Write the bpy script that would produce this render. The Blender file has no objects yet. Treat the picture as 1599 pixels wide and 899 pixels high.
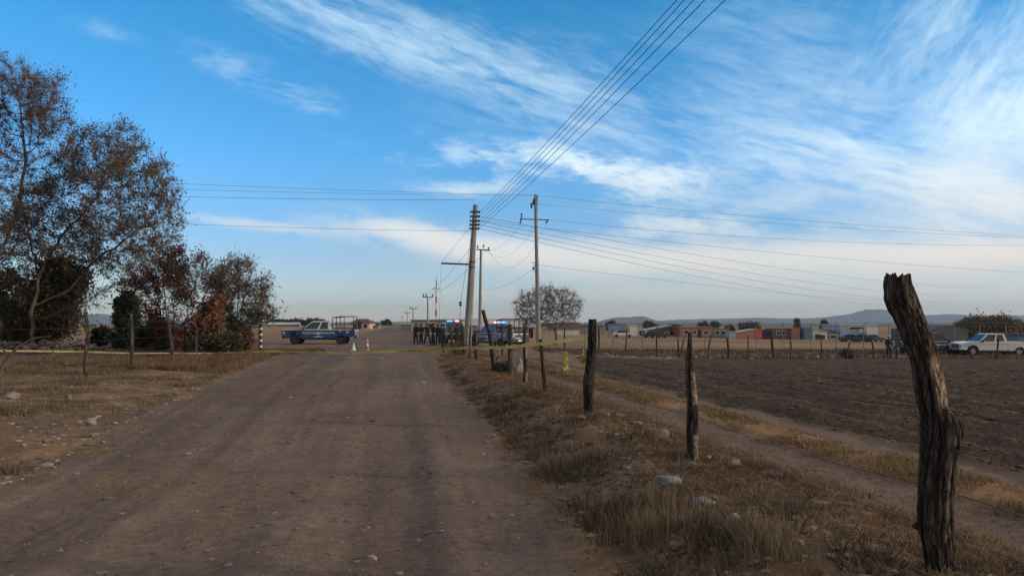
import bpy, bmesh, math, random
import numpy as np
from mathutils import Vector, Matrix
R = math.radians
random.seed(7); rng = np.random.default_rng(7)
scene = bpy.context.scene
COL = scene.collection

# ---------------------------------------------------------------- camera
F = 1200.0; CAMZ = 1.65; PITCH = math.atan(54.5/F)
cam = bpy.data.cameras.new('camera'); cam.sensor_width = 36; cam.lens = F/1599*36
cam.clip_start = .05; cam.clip_end = 60000
co = bpy.data.objects.new('camera', cam); COL.objects.link(co)
co.location = (0, 0, CAMZ); co.rotation_euler = (R(90)+PITCH, 0, 0)
scene.camera = co

# ---------------------------------------------------------------- light
SUN_EL, SUN_AZ = 13.0, 100.0      # azimuth to the right of the view direction
sun = bpy.data.lights.new('sun', 'SUN'); sun.energy = 2.0; sun.angle = R(3); sun.color = (1, .80, .58)
so = bpy.data.objects.new('sun', sun); COL.objects.link(so)
so.rotation_euler = (R(90-SUN_EL), 0, R(180-SUN_AZ))
scene.view_settings.view_transform = 'Standard'; scene.view_settings.look = 'None'
scene.view_settings.exposure = 0.16; scene.view_settings.gamma = 1.0
world = bpy.data.worlds.new('World'); scene.world = world; world.use_nodes = True

class NT:
    """small helper to write node trees"""
    def __init__(s, t): s.t = t; s.n = t.nodes; s.l = t.links
    def new(s, typ, **kw):
        n = s.n.new(typ)
        for k, v in kw.items(): setattr(n, k, v)
        return n
    def put(s, sock, v):
        if isinstance(v, bpy.types.NodeSocket): s.l.new(v, sock)
        elif v is not None: sock.default_value = v
    def m(s, op, a, b=None, c=None, clamp=False):
        n = s.new('ShaderNodeMath', operation=op, use_clamp=clamp)
        s.put(n.inputs[0], a); s.put(n.inputs[1], b)
        if c is not None: s.put(n.inputs[2], c)
        return n.outputs[0]
    def mix(s, f, a, b, mode='MIX'):
        n = s.new('ShaderNodeMix', data_type='RGBA', blend_type=mode)
        s.put(n.inputs[0], f); s.put(n.inputs[6], a); s.put(n.inputs[7], b)
        return n.outputs[2]
    def noise(s, vec, scale, detail=4, rough=.55, dist=0, out=0):
        n = s.new('ShaderNodeTexNoise'); s.put(n.inputs['Vector'], vec)
        n.inputs['Scale'].default_value = scale; n.inputs['Detail'].default_value = detail
        n.inputs['Roughness'].default_value = rough; n.inputs['Distortion'].default_value = dist
        return n.outputs[out]
    def ramp(s, f, pts):
        n = s.new('ShaderNodeValToRGB'); s.put(n.inputs[0], f)
        e = n.color_ramp.elements
        while len(e) < len(pts): e.new(.5)
        for i, (p, c) in enumerate(pts):
            e[i].position = p; e[i].color = (c, c, c, 1) if isinstance(c, (int, float)) else (*c[:3], 1)
        return n.outputs[0]
    def sstep(s, v, a, b):
        n = s.new('ShaderNodeMapRange', interpolation_type='SMOOTHSTEP'); s.put(n.inputs[0], v)
        n.inputs[1].default_value = a; n.inputs[2].default_value = b
        return n.outputs[0]

def build_sky():
    T = NT(world.node_tree); T.n.clear()
    out = T.new('ShaderNodeOutputWorld'); bg = T.new('ShaderNodeBackground'); T.l.new(bg.outputs[0], out.inputs[0])
    sky = T.new('ShaderNodeTexSky', sky_type='NISHITA', sun_disc=False)
    sky.sun_elevation = R(SUN_EL); sky.sun_rotation = R(SUN_AZ)
    sky.air_density = 1.0; sky.dust_density = 1.2; sky.ozone_density = 2.5; sky.altitude = 1900
    tc = T.new('ShaderNodeTexCoord'); nrm = T.new('ShaderNodeVectorMath', operation='NORMALIZE')
    T.l.new(tc.outputs['Generated'], nrm.inputs[0])
    sp = T.new('ShaderNodeSeparateXYZ'); T.l.new(nrm.outputs[0], sp.inputs[0])
    az = T.m('ARCTAN2', sp.outputs[0], sp.outputs[1]); el = T.m('ARCSINE', sp.outputs[2])
    azd = T.m('MULTIPLY', az, 57.2958); eld = T.m('MULTIPLY', el, 57.2958)
    # a clearer, bluer desert air than the plain model gives
    tint = T.ramp(T.m('DIVIDE', eld, 40.0), [(0, SK[0]), (.12, SK[1]), (.3, SK[2]), (.55, SK[3]), (1, SK[4])])
    base = T.mix(1.0, sky.outputs[0], tint, 'MULTIPLY')
    fields = {}
    def field(kind):
        if kind not in fields:
            th, stretch, scale, seed = CFIELD[kind]
            th = -math.atan(th); c, s_ = math.cos(th), math.sin(th)
            u = T.m('ADD', T.m('MULTIPLY', azd, c), T.m('MULTIPLY', eld, s_))
            v = T.m('SUBTRACT', T.m('MULTIPLY', eld, c), T.m('MULTIPLY', azd, s_))
            cmb = T.new('ShaderNodeCombineXYZ'); T.put(cmb.inputs[0], T.m('DIVIDE', u, stretch)); T.put(cmb.inputs[1], v); cmb.inputs[2].default_value = seed
            nz = T.m('ADD', T.m('MULTIPLY', T.noise(cmb.outputs[0], scale, 4, .6, .4), .66), T.m('MULTIPLY', T.noise(cmb.outputs[0], scale*3.7, 4, .65, .6), .34))
            warp = T.m('MULTIPLY', T.m('SUBTRACT', T.noise(cmb.outputs[0], scale*.3, 1, .5), .5), 1.7)
            fields[kind] = (nz, warp)
        return fields[kind]
    def blob(px, py, L, W, slope, st, kind, lo, hi, soft=.5):
        a0 = math.degrees(math.atan2(px-800, F)); e0 = math.degrees(math.atan2(504-py, math.hypot(F, px-800)))
        k = 57.3/F*math.cos(R(a0))**1.3
        L *= k; W *= k; th = -math.atan(slope)
        nz, warp = field(kind)
        da = T.m('SUBTRACT', azd, a0); de = T.m('SUBTRACT', eld, e0)
        c, s_ = math.cos(th), math.sin(th)
        u = T.m('ADD', T.m('MULTIPLY', da, c/L), T.m('MULTIPLY', de, s_/L))
        v = T.m('SUBTRACT', T.m('MULTIPLY', de, c/W), T.m('MULTIPLY', da, s_/W))
        uu = T.m('ADD', u, T.m('MULTIPLY', warp, .5)); uu = T.m('MULTIPLY', uu, uu)
        vv = T.m('ADD', v, warp); vv = T.m('MULTIPLY', vv, vv)
        g = T.m('EXPONENT', T.m('MULTIPLY', T.m('ADD', uu, vv), -1.0))
        d = T.sstep(T.m('ADD', nz, T.m('MULTIPLY', T.m('SUBTRACT', g, .5), soft)), lo, hi)
        return T.m('MULTIPLY', T.m('MULTIPLY', d, g), st)
    cover = None
    for b in CLOUDS:
        d = blob(*b)
        keep = T.m('SUBTRACT', 1.0, d, clamp=True)
        cover = keep if cover is None else T.m('MULTIPLY', cover, keep)
    cover = T.m('SUBTRACT', 1.0, cover, clamp=True)
    ccol = T.ramp(T.m('DIVIDE', eld, 40.0), [(0, (.52, .52, .53)), (.12, (.69, .68, .66)), (.3, (.66, .80, .88)), (1, (.52, .82, 1.0))])
    # brighter towards the sun's side
    side = T.sstep(azd, -20.0, 50.0)
    ccol = T.mix(side, ccol, T.mix(1.0, ccol, (1.12, 1.08, 1.03, 1), 'MULTIPLY'))
    ccol = T.mix(1.0, ccol, (CLB, CLB, CLB, 1), 'MULTIPLY')
    # unseen pale warm sky added overhead and behind the viewer, offsets blue light
    fill_sky = T.m('MULTIPLY', T.sstep(eld, 26.0, 44.0), .9)
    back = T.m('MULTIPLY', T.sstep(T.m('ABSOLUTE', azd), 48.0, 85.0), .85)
    fill_sky = T.m('MAXIMUM', fill_sky, back)
    base = T.mix(fill_sky, base, (2.95, 2.72, 2.45, 1))
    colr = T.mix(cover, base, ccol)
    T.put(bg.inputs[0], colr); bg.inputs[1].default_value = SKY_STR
SKY_STR = .15; CLB = 7.5
SK = [(1.12, .97, 1.0), (.90, .96, 1.06), (.54, 1.16, 1.44), (.28, 1.20, 1.46), (.24, 1.12, 1.36)]
CFIELD = {'a': (.10, 3.2, .70, 3.1), 'b': (.32, 4.5, .55, 1.0), 'c': (-1.1, 2.2, .42, 11.2)}
CLOUDS = [
    # px, py, half length, half width, slope, strength, streak field, lo, hi, soft
    (680, 90, 300, 80, .42, .46, 'b', .36, .74, .25),
    (930, 175, 210, 75, .35, .46, 'b', .36, .78, .25),
    (560, 35, 230, 50, .30, .42, 'b', .36, .80, .25),
    (870, 258, 200, 34, .12, .95, 'a', .40, .66, .25),
    (1010, 285, 110, 32, .10, .80, 'a', .36, .68, .25),
    (735, 292, 95, 14, .05, .70, 'a', .34, .68, .3),
    (670, 366, 140, 24, .14, 1.0, 'a', .24, .56, .35),
    (800, 384, 200, 26, .07, 1.0, 'a', .18, .54, .4),
    (1080, 402, 380, 36, .03, .95, 'a', .16, .60, .5),
    (1480, 408, 330, 34, -.03, 1.0, 'a', .20, .62, .6),
    (1250, 462, 800, 42, .0, .62, 'a', .1, .8, .6),
    (1080, 350, 140, 24, .10, .75, 'a', .36, .68, .3),
    (1400, 270, 330, 65, .30, .72, 'b', .34, .76, .3),
    (1250, 300, 300, 70, .15, .50, 'a', .36, .80, .3),
    (1560, 140, 140, 210, -.9, .80, 'c', .30, .80, .35),
    (1560, 330, 230, 60, .1, .75, 'b', .26, .78, .4),
    (1430, 60, 200, 70, -.6, .36, 'c', .32, .90, .3),
    (1230, 130, 300, 150, .9, .34, 'b', .36, .86, .3),
    (1560, 250, 220, 110, .1, .70, 'b', .24, .80, .4),
    (350, 92, 90, 26, .22, .34, 'a', .42, .72, .2),
    (475, 150, 80, 22, .10, .34, 'a', .42, .72, .2),
    (400, 350, 140, 12, .06, .55, 'a', .38, .70, .3),
    (155, 43, 60, 18, .1, .22, 'a', .40, .72, .2),
]
build_sky()
world.cycles.sampling_method = 'MANUAL'; world.cycles.sample_map_resolution = 512

# ---------------------------------------------------------------- object helpers
def tag(o, label=None, cat=None, group=None, kind=None):
    if label: o['label'] = label
    if cat: o['category'] = cat
    if group: o['group'] = group
    if kind: o['kind'] = kind
    return o
def empty(name, loc=(0, 0, 0), rz=0):
    o = bpy.data.objects.new(name, None); COL.objects.link(o)
    o.location = loc; o.rotation_euler = (0, 0, rz); o.empty_display_size = .2
    return o
def link(name, me, parent=None):
    o = bpy.data.objects.new(name, me); COL.objects.link(o); o.parent = parent
    return o
def copy_tree(o, parent=None):
    c = o.copy(); COL.objects.link(c); c.parent = parent
    for ch in o.children: copy_tree(ch, c)
    return c
def np_mesh(name, V, faces_flat, k, mat=None, parent=None, smooth=True, attr=None, mats=None, midx=None):
    """V (n,3); faces_flat int array of k-gons"""
    V = np.asarray(V, dtype=np.float32); Fc = np.asarray(faces_flat, dtype=np.int32).reshape(-1, k)
    me = bpy.data.meshes.new(name)
    me.vertices.add(len(V)); me.vertices.foreach_set('co', V.ravel())
    me.loops.add(Fc.size); me.loops.foreach_set('vertex_index', Fc.ravel())
    me.polygons.add(len(Fc)); me.polygons.foreach_set('loop_start', np.arange(0, Fc.size, k, dtype=np.int32))
    try: me.polygons.foreach_set('loop_total', np.full(len(Fc), k, dtype=np.int32))
    except Exception: pass
    me.polygons.foreach_set('use_smooth', np.full(len(Fc), smooth))
    for m in (mats or ([mat] if mat else [])): me.materials.append(m)
    if midx is not None: me.polygons.foreach_set('material_index', np.asarray(midx, dtype=np.int32))
    if attr is not None:
        a = me.color_attributes.new('tint', 'FLOAT_COLOR', 'POINT')
        A = np.ones((len(V), 4), dtype=np.float32); A[:, :3] = attr
        a.data.foreach_set('color', A.ravel())
    me.update(); me.validate()
    return link(name, me, parent)

class MB:
    """collects primitives, then links them as ONE mesh object"""
    def __init__(s): s.v = []; s.f = []; s.sm = []; s.mi = []; s.cur = 0
    def add(s, vs, fs, smooth=False):
        b = len(s.v); s.v += [tuple(v) for v in vs]; s.f += [[b+i for i in f] for f in fs]
        s.sm += [smooth]*len(fs); s.mi += [s.cur]*len(fs)
        return s
    def box(s, c, d, M=None, taper=1.0):
        x, y, z = [q/2 for q in d]; P = []
        for sz in (-1, 1):
            t = taper if sz > 0 else 1
            for sx, sy in ((-1, -1), (1, -1), (1, 1), (-1, 1)):
                p = Vector((sx*x*t, sy*y*t, sz*z))
                if M is not None: p = M @ p
                P.append(p+Vector(c))
        return s.add(P, [(3, 2, 1, 0), (4, 5, 6, 7), (0, 1, 5, 4), (1, 2, 6, 5), (2, 3, 7, 6), (3, 0, 4, 7)])
    def tube(s, pts, rad, n=8, cap=True, smooth=True):
        pts = [Vector(p) for p in pts]; N = len(pts)
        if not hasattr(rad, '__len__'): rad = [rad]*N
        vs = []; fs = []; u = None
        for i in range(N):
            d = (pts[min(i+1, N-1)]-pts[max(i-1, 0)]).normalized()
            if u is None:
                u = d.orthogonal().normalized()
            else:
                u = (u-d*u.dot(d)).normalized()
            w = d.cross(u)
            for k in range(n):
                a = 2*math.pi*k/n
                vs.append(pts[i]+(u*math.cos(a)+w*math.sin(a))*rad[i])
        for i in range(N-1):
            for k in range(n):
                a, b = i*n+k, i*n+(k+1) % n
                fs.append((a, b, b+n, a+n))
        s.add(vs, fs, smooth)
        if cap:
            s.add(vs[:n], [tuple(range(n))[::-1]]); s.add(vs[-n:], [tuple(range(n))])
        return s
    def prism(s, poly, y0, y1, f=None):
        """polygon in x,z extruded from y0 to y1; f maps each point"""
        n = len(poly); vs = [(p[0], y0, p[1]) for p in poly]+[(p[0], y1, p[1]) for p in poly]
        if f: vs = [f(Vector(v)) for v in vs]
        fs = [tuple(range(n)), tuple(range(2*n-1, n-1, -1))]
        for i in range(n):
            j = (i+1) % n; fs.append((j, i, i+n, j+n))
        return s.add(vs, fs)
    def quad(s, a, b, c, d): return s.add([a, b, c, d], [(0, 1, 2, 3)])
    def ball(s, c, r, n=8, m=6, sc=(1, 1, 1)):
        vs = []; fs = []
        for i in range(1, m):
            t = math.pi*i/m
            for k in range(n):
                a = 2*math.pi*k/n
                vs.append((c[0]+r*sc[0]*math.sin(t)*math.cos(a), c[1]+r*sc[1]*math.sin(t)*math.sin(a), c[2]+r*sc[2]*math.cos(t)))
        top = len(vs); vs.append((c[0], c[1], c[2]+r*sc[2])); vs.append((c[0], c[1], c[2]-r*sc[2]))
        for i in range(m-2):
            for k in range(n):
                a, b = i*n+k, i*n+(k+1) % n; fs.append((a, a+n, b+n, b))
        for k in range(n):
            fs.append((top, k, (k+1) % n)); fs.append((top+1, (m-2)*n+(k+1) % n, (m-2)*n+k))
        return s.add(vs, fs, True)
    def build(s, name, mat, parent=None, bevel=0, seg=2):
        me = bpy.data.meshes.new(name); me.from_pydata(s.v, [], s.f)
        me.polygons.foreach_set('use_smooth', s.sm)
        ms = mat if isinstance(mat, (list, tuple)) else [mat]
        for m in ms: me.materials.append(m)
        if len(ms) > 1: me.polygons.foreach_set('material_index', s.mi)
        bm = bmesh.new(); bm.from_mesh(me)
        bmesh.ops.recalc_face_normals(bm, faces=bm.faces); bm.to_mesh(me); bm.free()
        me.update()
        o = link(name, me, parent)
        if bevel:
            b = o.modifiers.new('bevel', 'BEVEL'); b.width = bevel; b.segments = seg; b.limit_method = 'ANGLE'; b.angle_limit = R(30)
            for p in me.polygons: p.use_smooth = True
            w = o.modifiers.new('wn', 'WEIGHTED_NORMAL'); w.keep_sharp = True
        return o

# ---------------------------------------------------------------- materials
def mat(name, col, rough=.6, metal=0, nscale=8, namt=.15, bump=0, bscale=30, emit=None, estr=0, vec='Object', stretch=None, tint=False, spec=.5, coat=0, transl=0, col2=None):
    m = bpy.data.materials.new(name); m.use_nodes = True
    T = NT(m.node_tree); p = T.n['Principled BSDF']
    tc = T.new('ShaderNodeTexCoord'); v = tc.outputs[vec]
    if stretch:
        mp = T.new('ShaderNodeMapping'); T.l.new(v, mp.inputs[0]); mp.inputs['Scale'].default_value = stretch; v = mp.outputs[0]
    c = (*col, 1)
    if tint:
        at = T.new('ShaderNodeAttribute', attribute_name='tint'); c = at.outputs[0]
    if namt or col2:
        nz = T.noise(v, nscale, 6, .6)
        if col2: c = T.mix(T.sstep(nz, .35, .65), c, (*col2, 1))
        k = T.ramp(nz, [(.25, 1-namt*1.6), (.75, 1+namt*1.6)]); c = T.mix(1.0, c, k, 'MULTIPLY')
    T.put(p.inputs['Base Color'], c)
    p.inputs['Roughness'].default_value = rough; p.inputs['Metallic'].default_value = metal
    p.inputs['Specular IOR Level'].default_value = spec
    if coat: p.inputs['Coat Weight'].default_value = coat; p.inputs['Coat Roughness'].default_value = .08
    if emit: p.inputs['Emission Color'].default_value = (*emit, 1); p.inputs['Emission Strength'].default_value = estr
    if bump:
        b = T.new('ShaderNodeBump'); b.inputs['Strength'].default_value = .8; b.inputs['Distance'].default_value = bump
        T.put(b.inputs['Height'], T.noise(v, bscale, 8, .65)); T.l.new(b.outputs[0], p.inputs['Normal'])
    if transl:
        tr = T.new('ShaderNodeBsdfTranslucent'); T.put(tr.inputs[0], c)
        mx = T.new('ShaderNodeMixShader'); mx.inputs[0].default_value = transl
        T.l.new(p.outputs[0], mx.inputs[1]); T.l.new(tr.outputs[0], mx.inputs[2])
        T.l.new(mx.outputs[0], T.n['Material Output'].inputs[0])
    return m

# ---------------------------------------------------------------- noise and terrain function
def hash2(ix, iy, s):
    h = (ix.astype(np.int64)*374761393+iy.astype(np.int64)*668265263+s*1274126177) & 0xffffffff
    h = ((h ^ (h >> 13))*1274126177) & 0xffffffff
    h = h ^ (h >> 16)
    return (h & 0xffffff)/float(0xffffff)
def vnoise(x, y, s=0):
    x = np.asarray(x, float); y = np.asarray(y, float)
    ix = np.floor(x); iy = np.floor(y); fx = x-ix; fy = y-iy
    fx = fx*fx*(3-2*fx); fy = fy*fy*(3-2*fy)
    a = hash2(ix, iy, s); b = hash2(ix+1, iy, s); c = hash2(ix, iy+1, s); d = hash2(ix+1, iy+1, s)
    return (a+(b-a)*fx)*(1-fy)+(c+(d-c)*fx)*fy
def fbm(x, y, o=4, s=0, g=.5):
    t = 0; a = 1; n = 0
    for i in range(o):
        t = t+a*vnoise(x, y, s+i*17); n += a; a *= g; x = np.asarray(x)*2.03+5.1; y = np.asarray(y)*2.03+1.7
    return t/n
def ss(v, a, b):
    t = np.clip((np.asarray(v, float)-a)/(b-a), 0, 1); return t*t*(3-2*t)
XR = np.array([[-5, 1.6], [5, .54], [7, .3], [10.1, -.07], [13.75, -.6], [19.8, -1.5], [26, -2.45], [35, -3.65], [60, -6.]])
XL = np.array([[-5, -4.3], [7.6, -5.05], [10.1, -5.6], [14.6, -6.7], [20.6, -8.1], [29, -9.8], [38, -11.6], [60, -15]])
def xr(y): return np.interp(y, XR[:, 0], XR[:, 1])
def xl(y): return np.interp(y, XL[:, 0], XL[:, 1])
def xf(y): return 2.41-.163*(np.asarray(y, float)-4.35)
def H(x, y):
    """large shape of the land"""
    x = np.asarray(x, float); y = np.asarray(y, float)
    e = x-xr(y)
    h = .25*ss(e, .05, 1.3)*(1-.75*ss(y, 24, 42))
    h = h+.12*ss(-(x-xl(y)), .2, 3)*(1-ss(y, 24, 42))
    h = h-.2*ss(y, 40, 60)*ss(x, -12, -4)
    d = x-xf(y)
    lat = ss(d, 1.5, 17)
    h = h-.95*np.clip((y-13)/47, 0, 1)*lat*(1-0*y)
    r = np.hypot(x, y)
    h = h-1.5*ss(r, 70, 230)*ss(x/np.maximum(np.abs(y), 1), .03, .35)
    return h
CP, SP = math.cos(PITCH), math.sin(PITCH)
def ray(px, py):
    a = (px-799.5)/F; b = (449.5-py)/F
    return np.array([a, CP-b*SP, SP+b*CP])
def at(px, py):
    """point of the ground seen at a pixel of the photograph"""
    d = ray(px, py); t = 1.5
    while t < 3000:
        p = d*t
        if CAMZ+p[2] <= H(p[0], p[1]):
            a, b = t/1.01, t
            for _ in range(24):
                m = (a+b)/2; p = d*m
                if CAMZ+p[2] <= H(p[0], p[1]): b = m
                else: a = m
            p = d*b
            return Vector((p[0], p[1], float(H(p[0], p[1]))))
        t *= 1.01
    p = d*3000; return Vector((p[0], p[1], float(H(p[0], p[1]))))
def atd(px, py, Y):
    """point at distance Y along the view"""
    d = ray(px, py); k = Y/d[1]
    return Vector((d[0]*k, Y, CAMZ+d[2]*k))
def gx(px, Y):
    p = atd(px, 504, Y); return Vector((p.x, Y, float(H(p.x, Y))))

FIELD = [at(px, py) for px, py in ((893, 557), (935, 587), (1050, 612), (1250, 657), (1440, 700), (1599, 737), (1800, 785), (2400, 930))]
FIELD = np.array([(p.x, p.y) for p in FIELD]+[(70, 20.), (70, 61.), (30, 61.)]+[(p.x, p.y) for p in [at(1300, 557.5), at(1100, 557)]])
def sdist(P, x, y):
    """signed distance to a polygon, positive inside"""
    x = np.asarray(x, float); y = np.asarray(y, float)
    best = np.full(x.shape, 1e9); ins = np.zeros(x.shape, bool); n = len(P)
    for i in range(n):
        ax, ay = P[i]; bx, by = P[(i+1) % n]; ex, ey = bx-ax, by-ay
        t = np.clip(((x-ax)*ex+(y-ay)*ey)/(ex*ex+ey*ey+1e-9), 0, 1)
        best = np.minimum(best, np.hypot(x-ax-t*ex, y-ay-t*ey))
        c = ((ay > y) != (by > y)) & (x < ex*(y-ay)/(ey if ey else 1e-9)+ax)
        ins ^= c
    return np.where(ins, best, -best)
def road_w(x, y):
    n = (fbm(x*1.3, y*1.3, 3, 5)-.5)
    e1 = x-xl(y)+n*1.2; e2 = xr(y)-x+n*.45
    w = ss(np.minimum(e1, e2), -.12, .25)*(1-ss(y, 44, 48))
    # cross lane and junction
    cy = np.minimum(y-43.5+n*1.5, 62-y+n*2); cxr = 9+2*n-x-ss(y, 55, 62)*12
    w = np.maximum(w, ss(np.minimum(cy, cxr), 0, 1.2))
    # the road going on
    cx = -9-.165*(y-60)+.02*np.maximum(y-60, 0); half = 5.5
    w = np.maximum(w, ss(half-np.abs(x-cx)+n*1.5, 0, .8)*(y > 50))
    # bare lane inside the left fence
    lane = np.minimum(y-(29-.1*(x+12)), 40.5-y)+n*3; w = np.maximum(w, ss(np.minimum(lane, -13.6-x+n), 0, 1.6)*.92)
    return w
def track_w(x, y):
    d = x-xf(y)+(fbm(x*1.2, y*.8, 3, 9)-.5)*.5
    a = ss(np.minimum(d-.74, 1.62-d), -.12, .1)
    b = ss(np.minimum(d-2.28, 3.1-d), -.1, .1)
    a = a*(1-ss(y, 44, 50)); b = b*(1-ss(y, 44, 50))
    return np.maximum(a, b)
# ---------------------------------------------------------------- the ground, one continuous sheet split by zone
ang = np.concatenate([np.linspace(-180, -44, 60, endpoint=False), np.arange(-44, 44, .125), np.linspace(44, 180, 60)])
rad = [.25]
while rad[-1] < 2.2: rad.append(rad[-1]*1.12)
while rad[-1] < 95: rad.append(rad[-1]*1.0068)
while rad[-1] < 15000: rad.append(rad[-1]*1.035)
rad = np.array(rad)
A, RR = np.meshgrid(np.radians(ang), rad)
GX = np.sin(A)*RR; GY = np.cos(A)*RR
near = 1-ss(RR, 70, 110)
wr = road_w(GX, GY); sf = sdist(FIELD, GX, GY)+(fbm(GX*1.5, GY*1.5, 3, 21)-.5)*.35
wf = ss(sf, -.05, .2)
wt = track_w(GX, GY)*(1-wf)*(1-wr)*ss(GX-xf(GY), 0.2, .6)
wg = np.clip(1-wr-wf-wt, 0, 1)
Z = H(GX, GY)
# road: shallow wheel ruts and gravel
tt = (GX-xl(GY))/(xr(GY)-xl(GY)); along = GY*.25
rut = (vnoise(tt*16+fbm(GY*.13, tt*0, 2, 3)*1.2, along*.16, 31)-.5)*.075+(vnoise(tt*44, along*.3, 32)-.5)*.016
grit = (fbm(GX*7, GY*5, 4, 33)-.5)*.026+(fbm(GX*1.1, GY*.7, 3, 34)-.5)*.05
Z = Z+wr*near*(rut*(1-ss(GY, 45, 50))+grit)
# ploughed field: ridges and clods
u = GX-(-.178)*GY
clod = np.abs(fbm(GX*5.4, GY*4.0, 4, 41, .62)-.5)*-.22+.04
row = (vnoise(u*1.7, GY*.22, 42)-.5)*.10+np.sin(u*8.2+fbm(GX*.6, GY*.6, 2, 43)*2)*.045
Z = Z+wf*near*(clod+row-.05)
Z = Z+wt*near*((fbm(GX*3, GY*2, 4, 51)-.5)*.05-.05)
bank = ss(GX-xr(GY), .05, .9)*(1-ss(GX-xf(GY), -.3, 1.1))*(1-ss(GY, 30, 45))
Z = Z+wg*near*((fbm(GX*1.6, GY*1.6, 4, 61, .6)-.5)*.12+(fbm(GX*9, GY*9, 3, 62)-.5)*.03)+bank*((fbm(GX*1.3, GY*1.3, 4, 63, .6)-.5)*.32)
# verge berm at far side of the field
far_line = ss(-sf, .2, 1.5)*(1-ss(-sf, 6, 9))*ss(GY, 50, 56)
Z = Z+far_line*near*(.06+.25*(fbm(GX*.9, GY*.9, 3, 64)-.4))*ss(GX, 2, 8)
def mixc(a, b, w): return a*(1-w[..., None])+b*w[..., None]
c = lambda *v: np.array(v)
n1 = fbm(GX*.35, GY*.35, 4, 71); n2 = fbm(GX*2.2, GY*2.2, 4, 72); n3 = fbm(GX*9, GY*9, 2, 73)
ROADC = mixc(c(.170, .130, .108), c(.215, .168, .134), ss(n1, .35, .65))
ROADC = mixc(ROADC, c(.132, .101, .090), ss(vnoise(tt*13+fbm(GY*.13, tt*0, 2, 3)*1.2, along*.2, 31), .4, .75)*.75)
ROADC = mixc(ROADC, c(.235, .185, .15), ss(vnoise(tt*21+fbm(GY*.1, tt*0, 2, 8)*1.5, along*.12, 37), .62, .9)*.55)
ROADC = mixc(ROADC, c(.20, .155, .10), ss(fbm(GX*.5+9, GY*.5, 3, 75), .5, .62)*.45*ss(-GX, 1.5, 4))
ROADC = ROADC*(.80+.36*n2)[..., None]*np.array([.97, 1.0, 1.02])
GRC = mixc(c(.17, .125, .080), c(.27, .195, .115), ss(n2, .35, .7)); GRC = mixc(GRC, c(.14, .105, .085), ss(n1, .5, .7)*.6)
brown = bank*(ss(n2+.25*(GX-xf(GY)+.6), .2, .75)); GRC = mixc(GRC, c(.105, .080, .066), np.clip((1-ss(GX-xf(GY), -1.2, -.2))*bank, 0, 1)*.6)
GRC = mixc(GRC, c(.195, .137, .098), np.clip(ss(GX-xf(GY), -1.4, -.4)*(1-ss(GX-xf(GY), .2, .9))*(GY < 46), 0, 1)*.65)
golden = ss(GX-xf(GY), 1.3, 1.6)*(1-ss(GX-xf(GY), 2.2, 2.5))*(GY < 50)*(GX > xf(GY)); GRC = mixc(GRC, c(.30, .20, .105), golden*.7)
FARC = mixc(c(.30, .225, .125), c(.235, .17, .105), ss(fbm(GX*.03, GY*.012, 3, 76), .4, .6))
GRC = mixc(GRC, FARC, ss(RR, 58, 90))
GRC = mixc(GRC, c(.17, .12, .095), ss(GY, 56, 60)*(1-ss(GY, 78, 100))*ss(GX, 0, 6)*.7)
GRC = mixc(GRC, c(.12, .13, .09), ss(RR, 500, 1600)*.8)
GRC = GRC*(.75+.5*n3)[..., None]
TRC = mixc(c(.165, .128, .108), c(.21, .163, .13), n2)
FLC = mixc(c(.088, .066, .052), c(.122, .092, .070), ss(n2, .35, .65)); FLC = FLC*(.8+.4*n3)[..., None]*np.array([.98, 1.0, .95])
C = mixc(mixc(mixc(GRC, TRC, wt), FLC, wf), ROADC, wr)
gm = bpy.data.materials.new('soil'); gm.use_nodes = True
T = NT(gm.node_tree); p = T.n['Principled BSDF']
tc = T.new('ShaderNodeTexCoord'); atn = T.new('ShaderNodeAttribute', attribute_name='tint')
k1 = T.ramp(T.noise(tc.outputs['Object'], 11, 8, .7), [(.25, .62), (.75, 1.38)])
k2 = T.ramp(T.noise(tc.outputs['Object'], 70, 3, .7), [(.3, .8), (.62, 1.1), (.72, 1.4)])
cc = T.mix(1.0, T.mix(1.0, atn.outputs[0], k1, 'MULTIPLY'), k2, 'MULTIPLY')
T.put(p.inputs['Base Color'], cc); p.inputs['Roughness'].default_value = .95; p.inputs['Specular IOR Level'].default_value = .15
b = T.new('ShaderNodeBump'); b.inputs['Strength'].default_value = .7; b.inputs['Distance'].default_value = .03
T.put(b.inputs['Height'], T.noise(tc.outputs['Object'], 26, 6, .7)); T.l.new(b.outputs[0], p.inputs['Normal'])
V = np.stack([GX, GY, Z], -1).reshape(-1, 3); CA = (C*np.array([1.13, .97, .87])*.98).reshape(-1, 3)
nr, na = GX.shape
idx = np.arange(nr*na).reshape(nr, na)
Q = np.stack([idx[:-1, :-1], idx[:-1, 1:], idx[1:, 1:], idx[1:, :-1]], -1)
zone = np.argmax(np.stack([wg, wr, wt, wf], 0), 0)[:-1, :-1]
for k, nm in enumerate(('ground', 'dirt_road', 'farm_track', 'plowed_field')):
    q = Q[zone == k].reshape(-1, 4)[:, ::-1]
    if k == 0:
        c0 = len(V)
        cap = None
    used, inv = np.unique(q, return_inverse=True)
    o = np_mesh(nm, V[used], inv.reshape(-1), 4, gm, attr=CA[used])
    tag(o, kind='structure')
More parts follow.
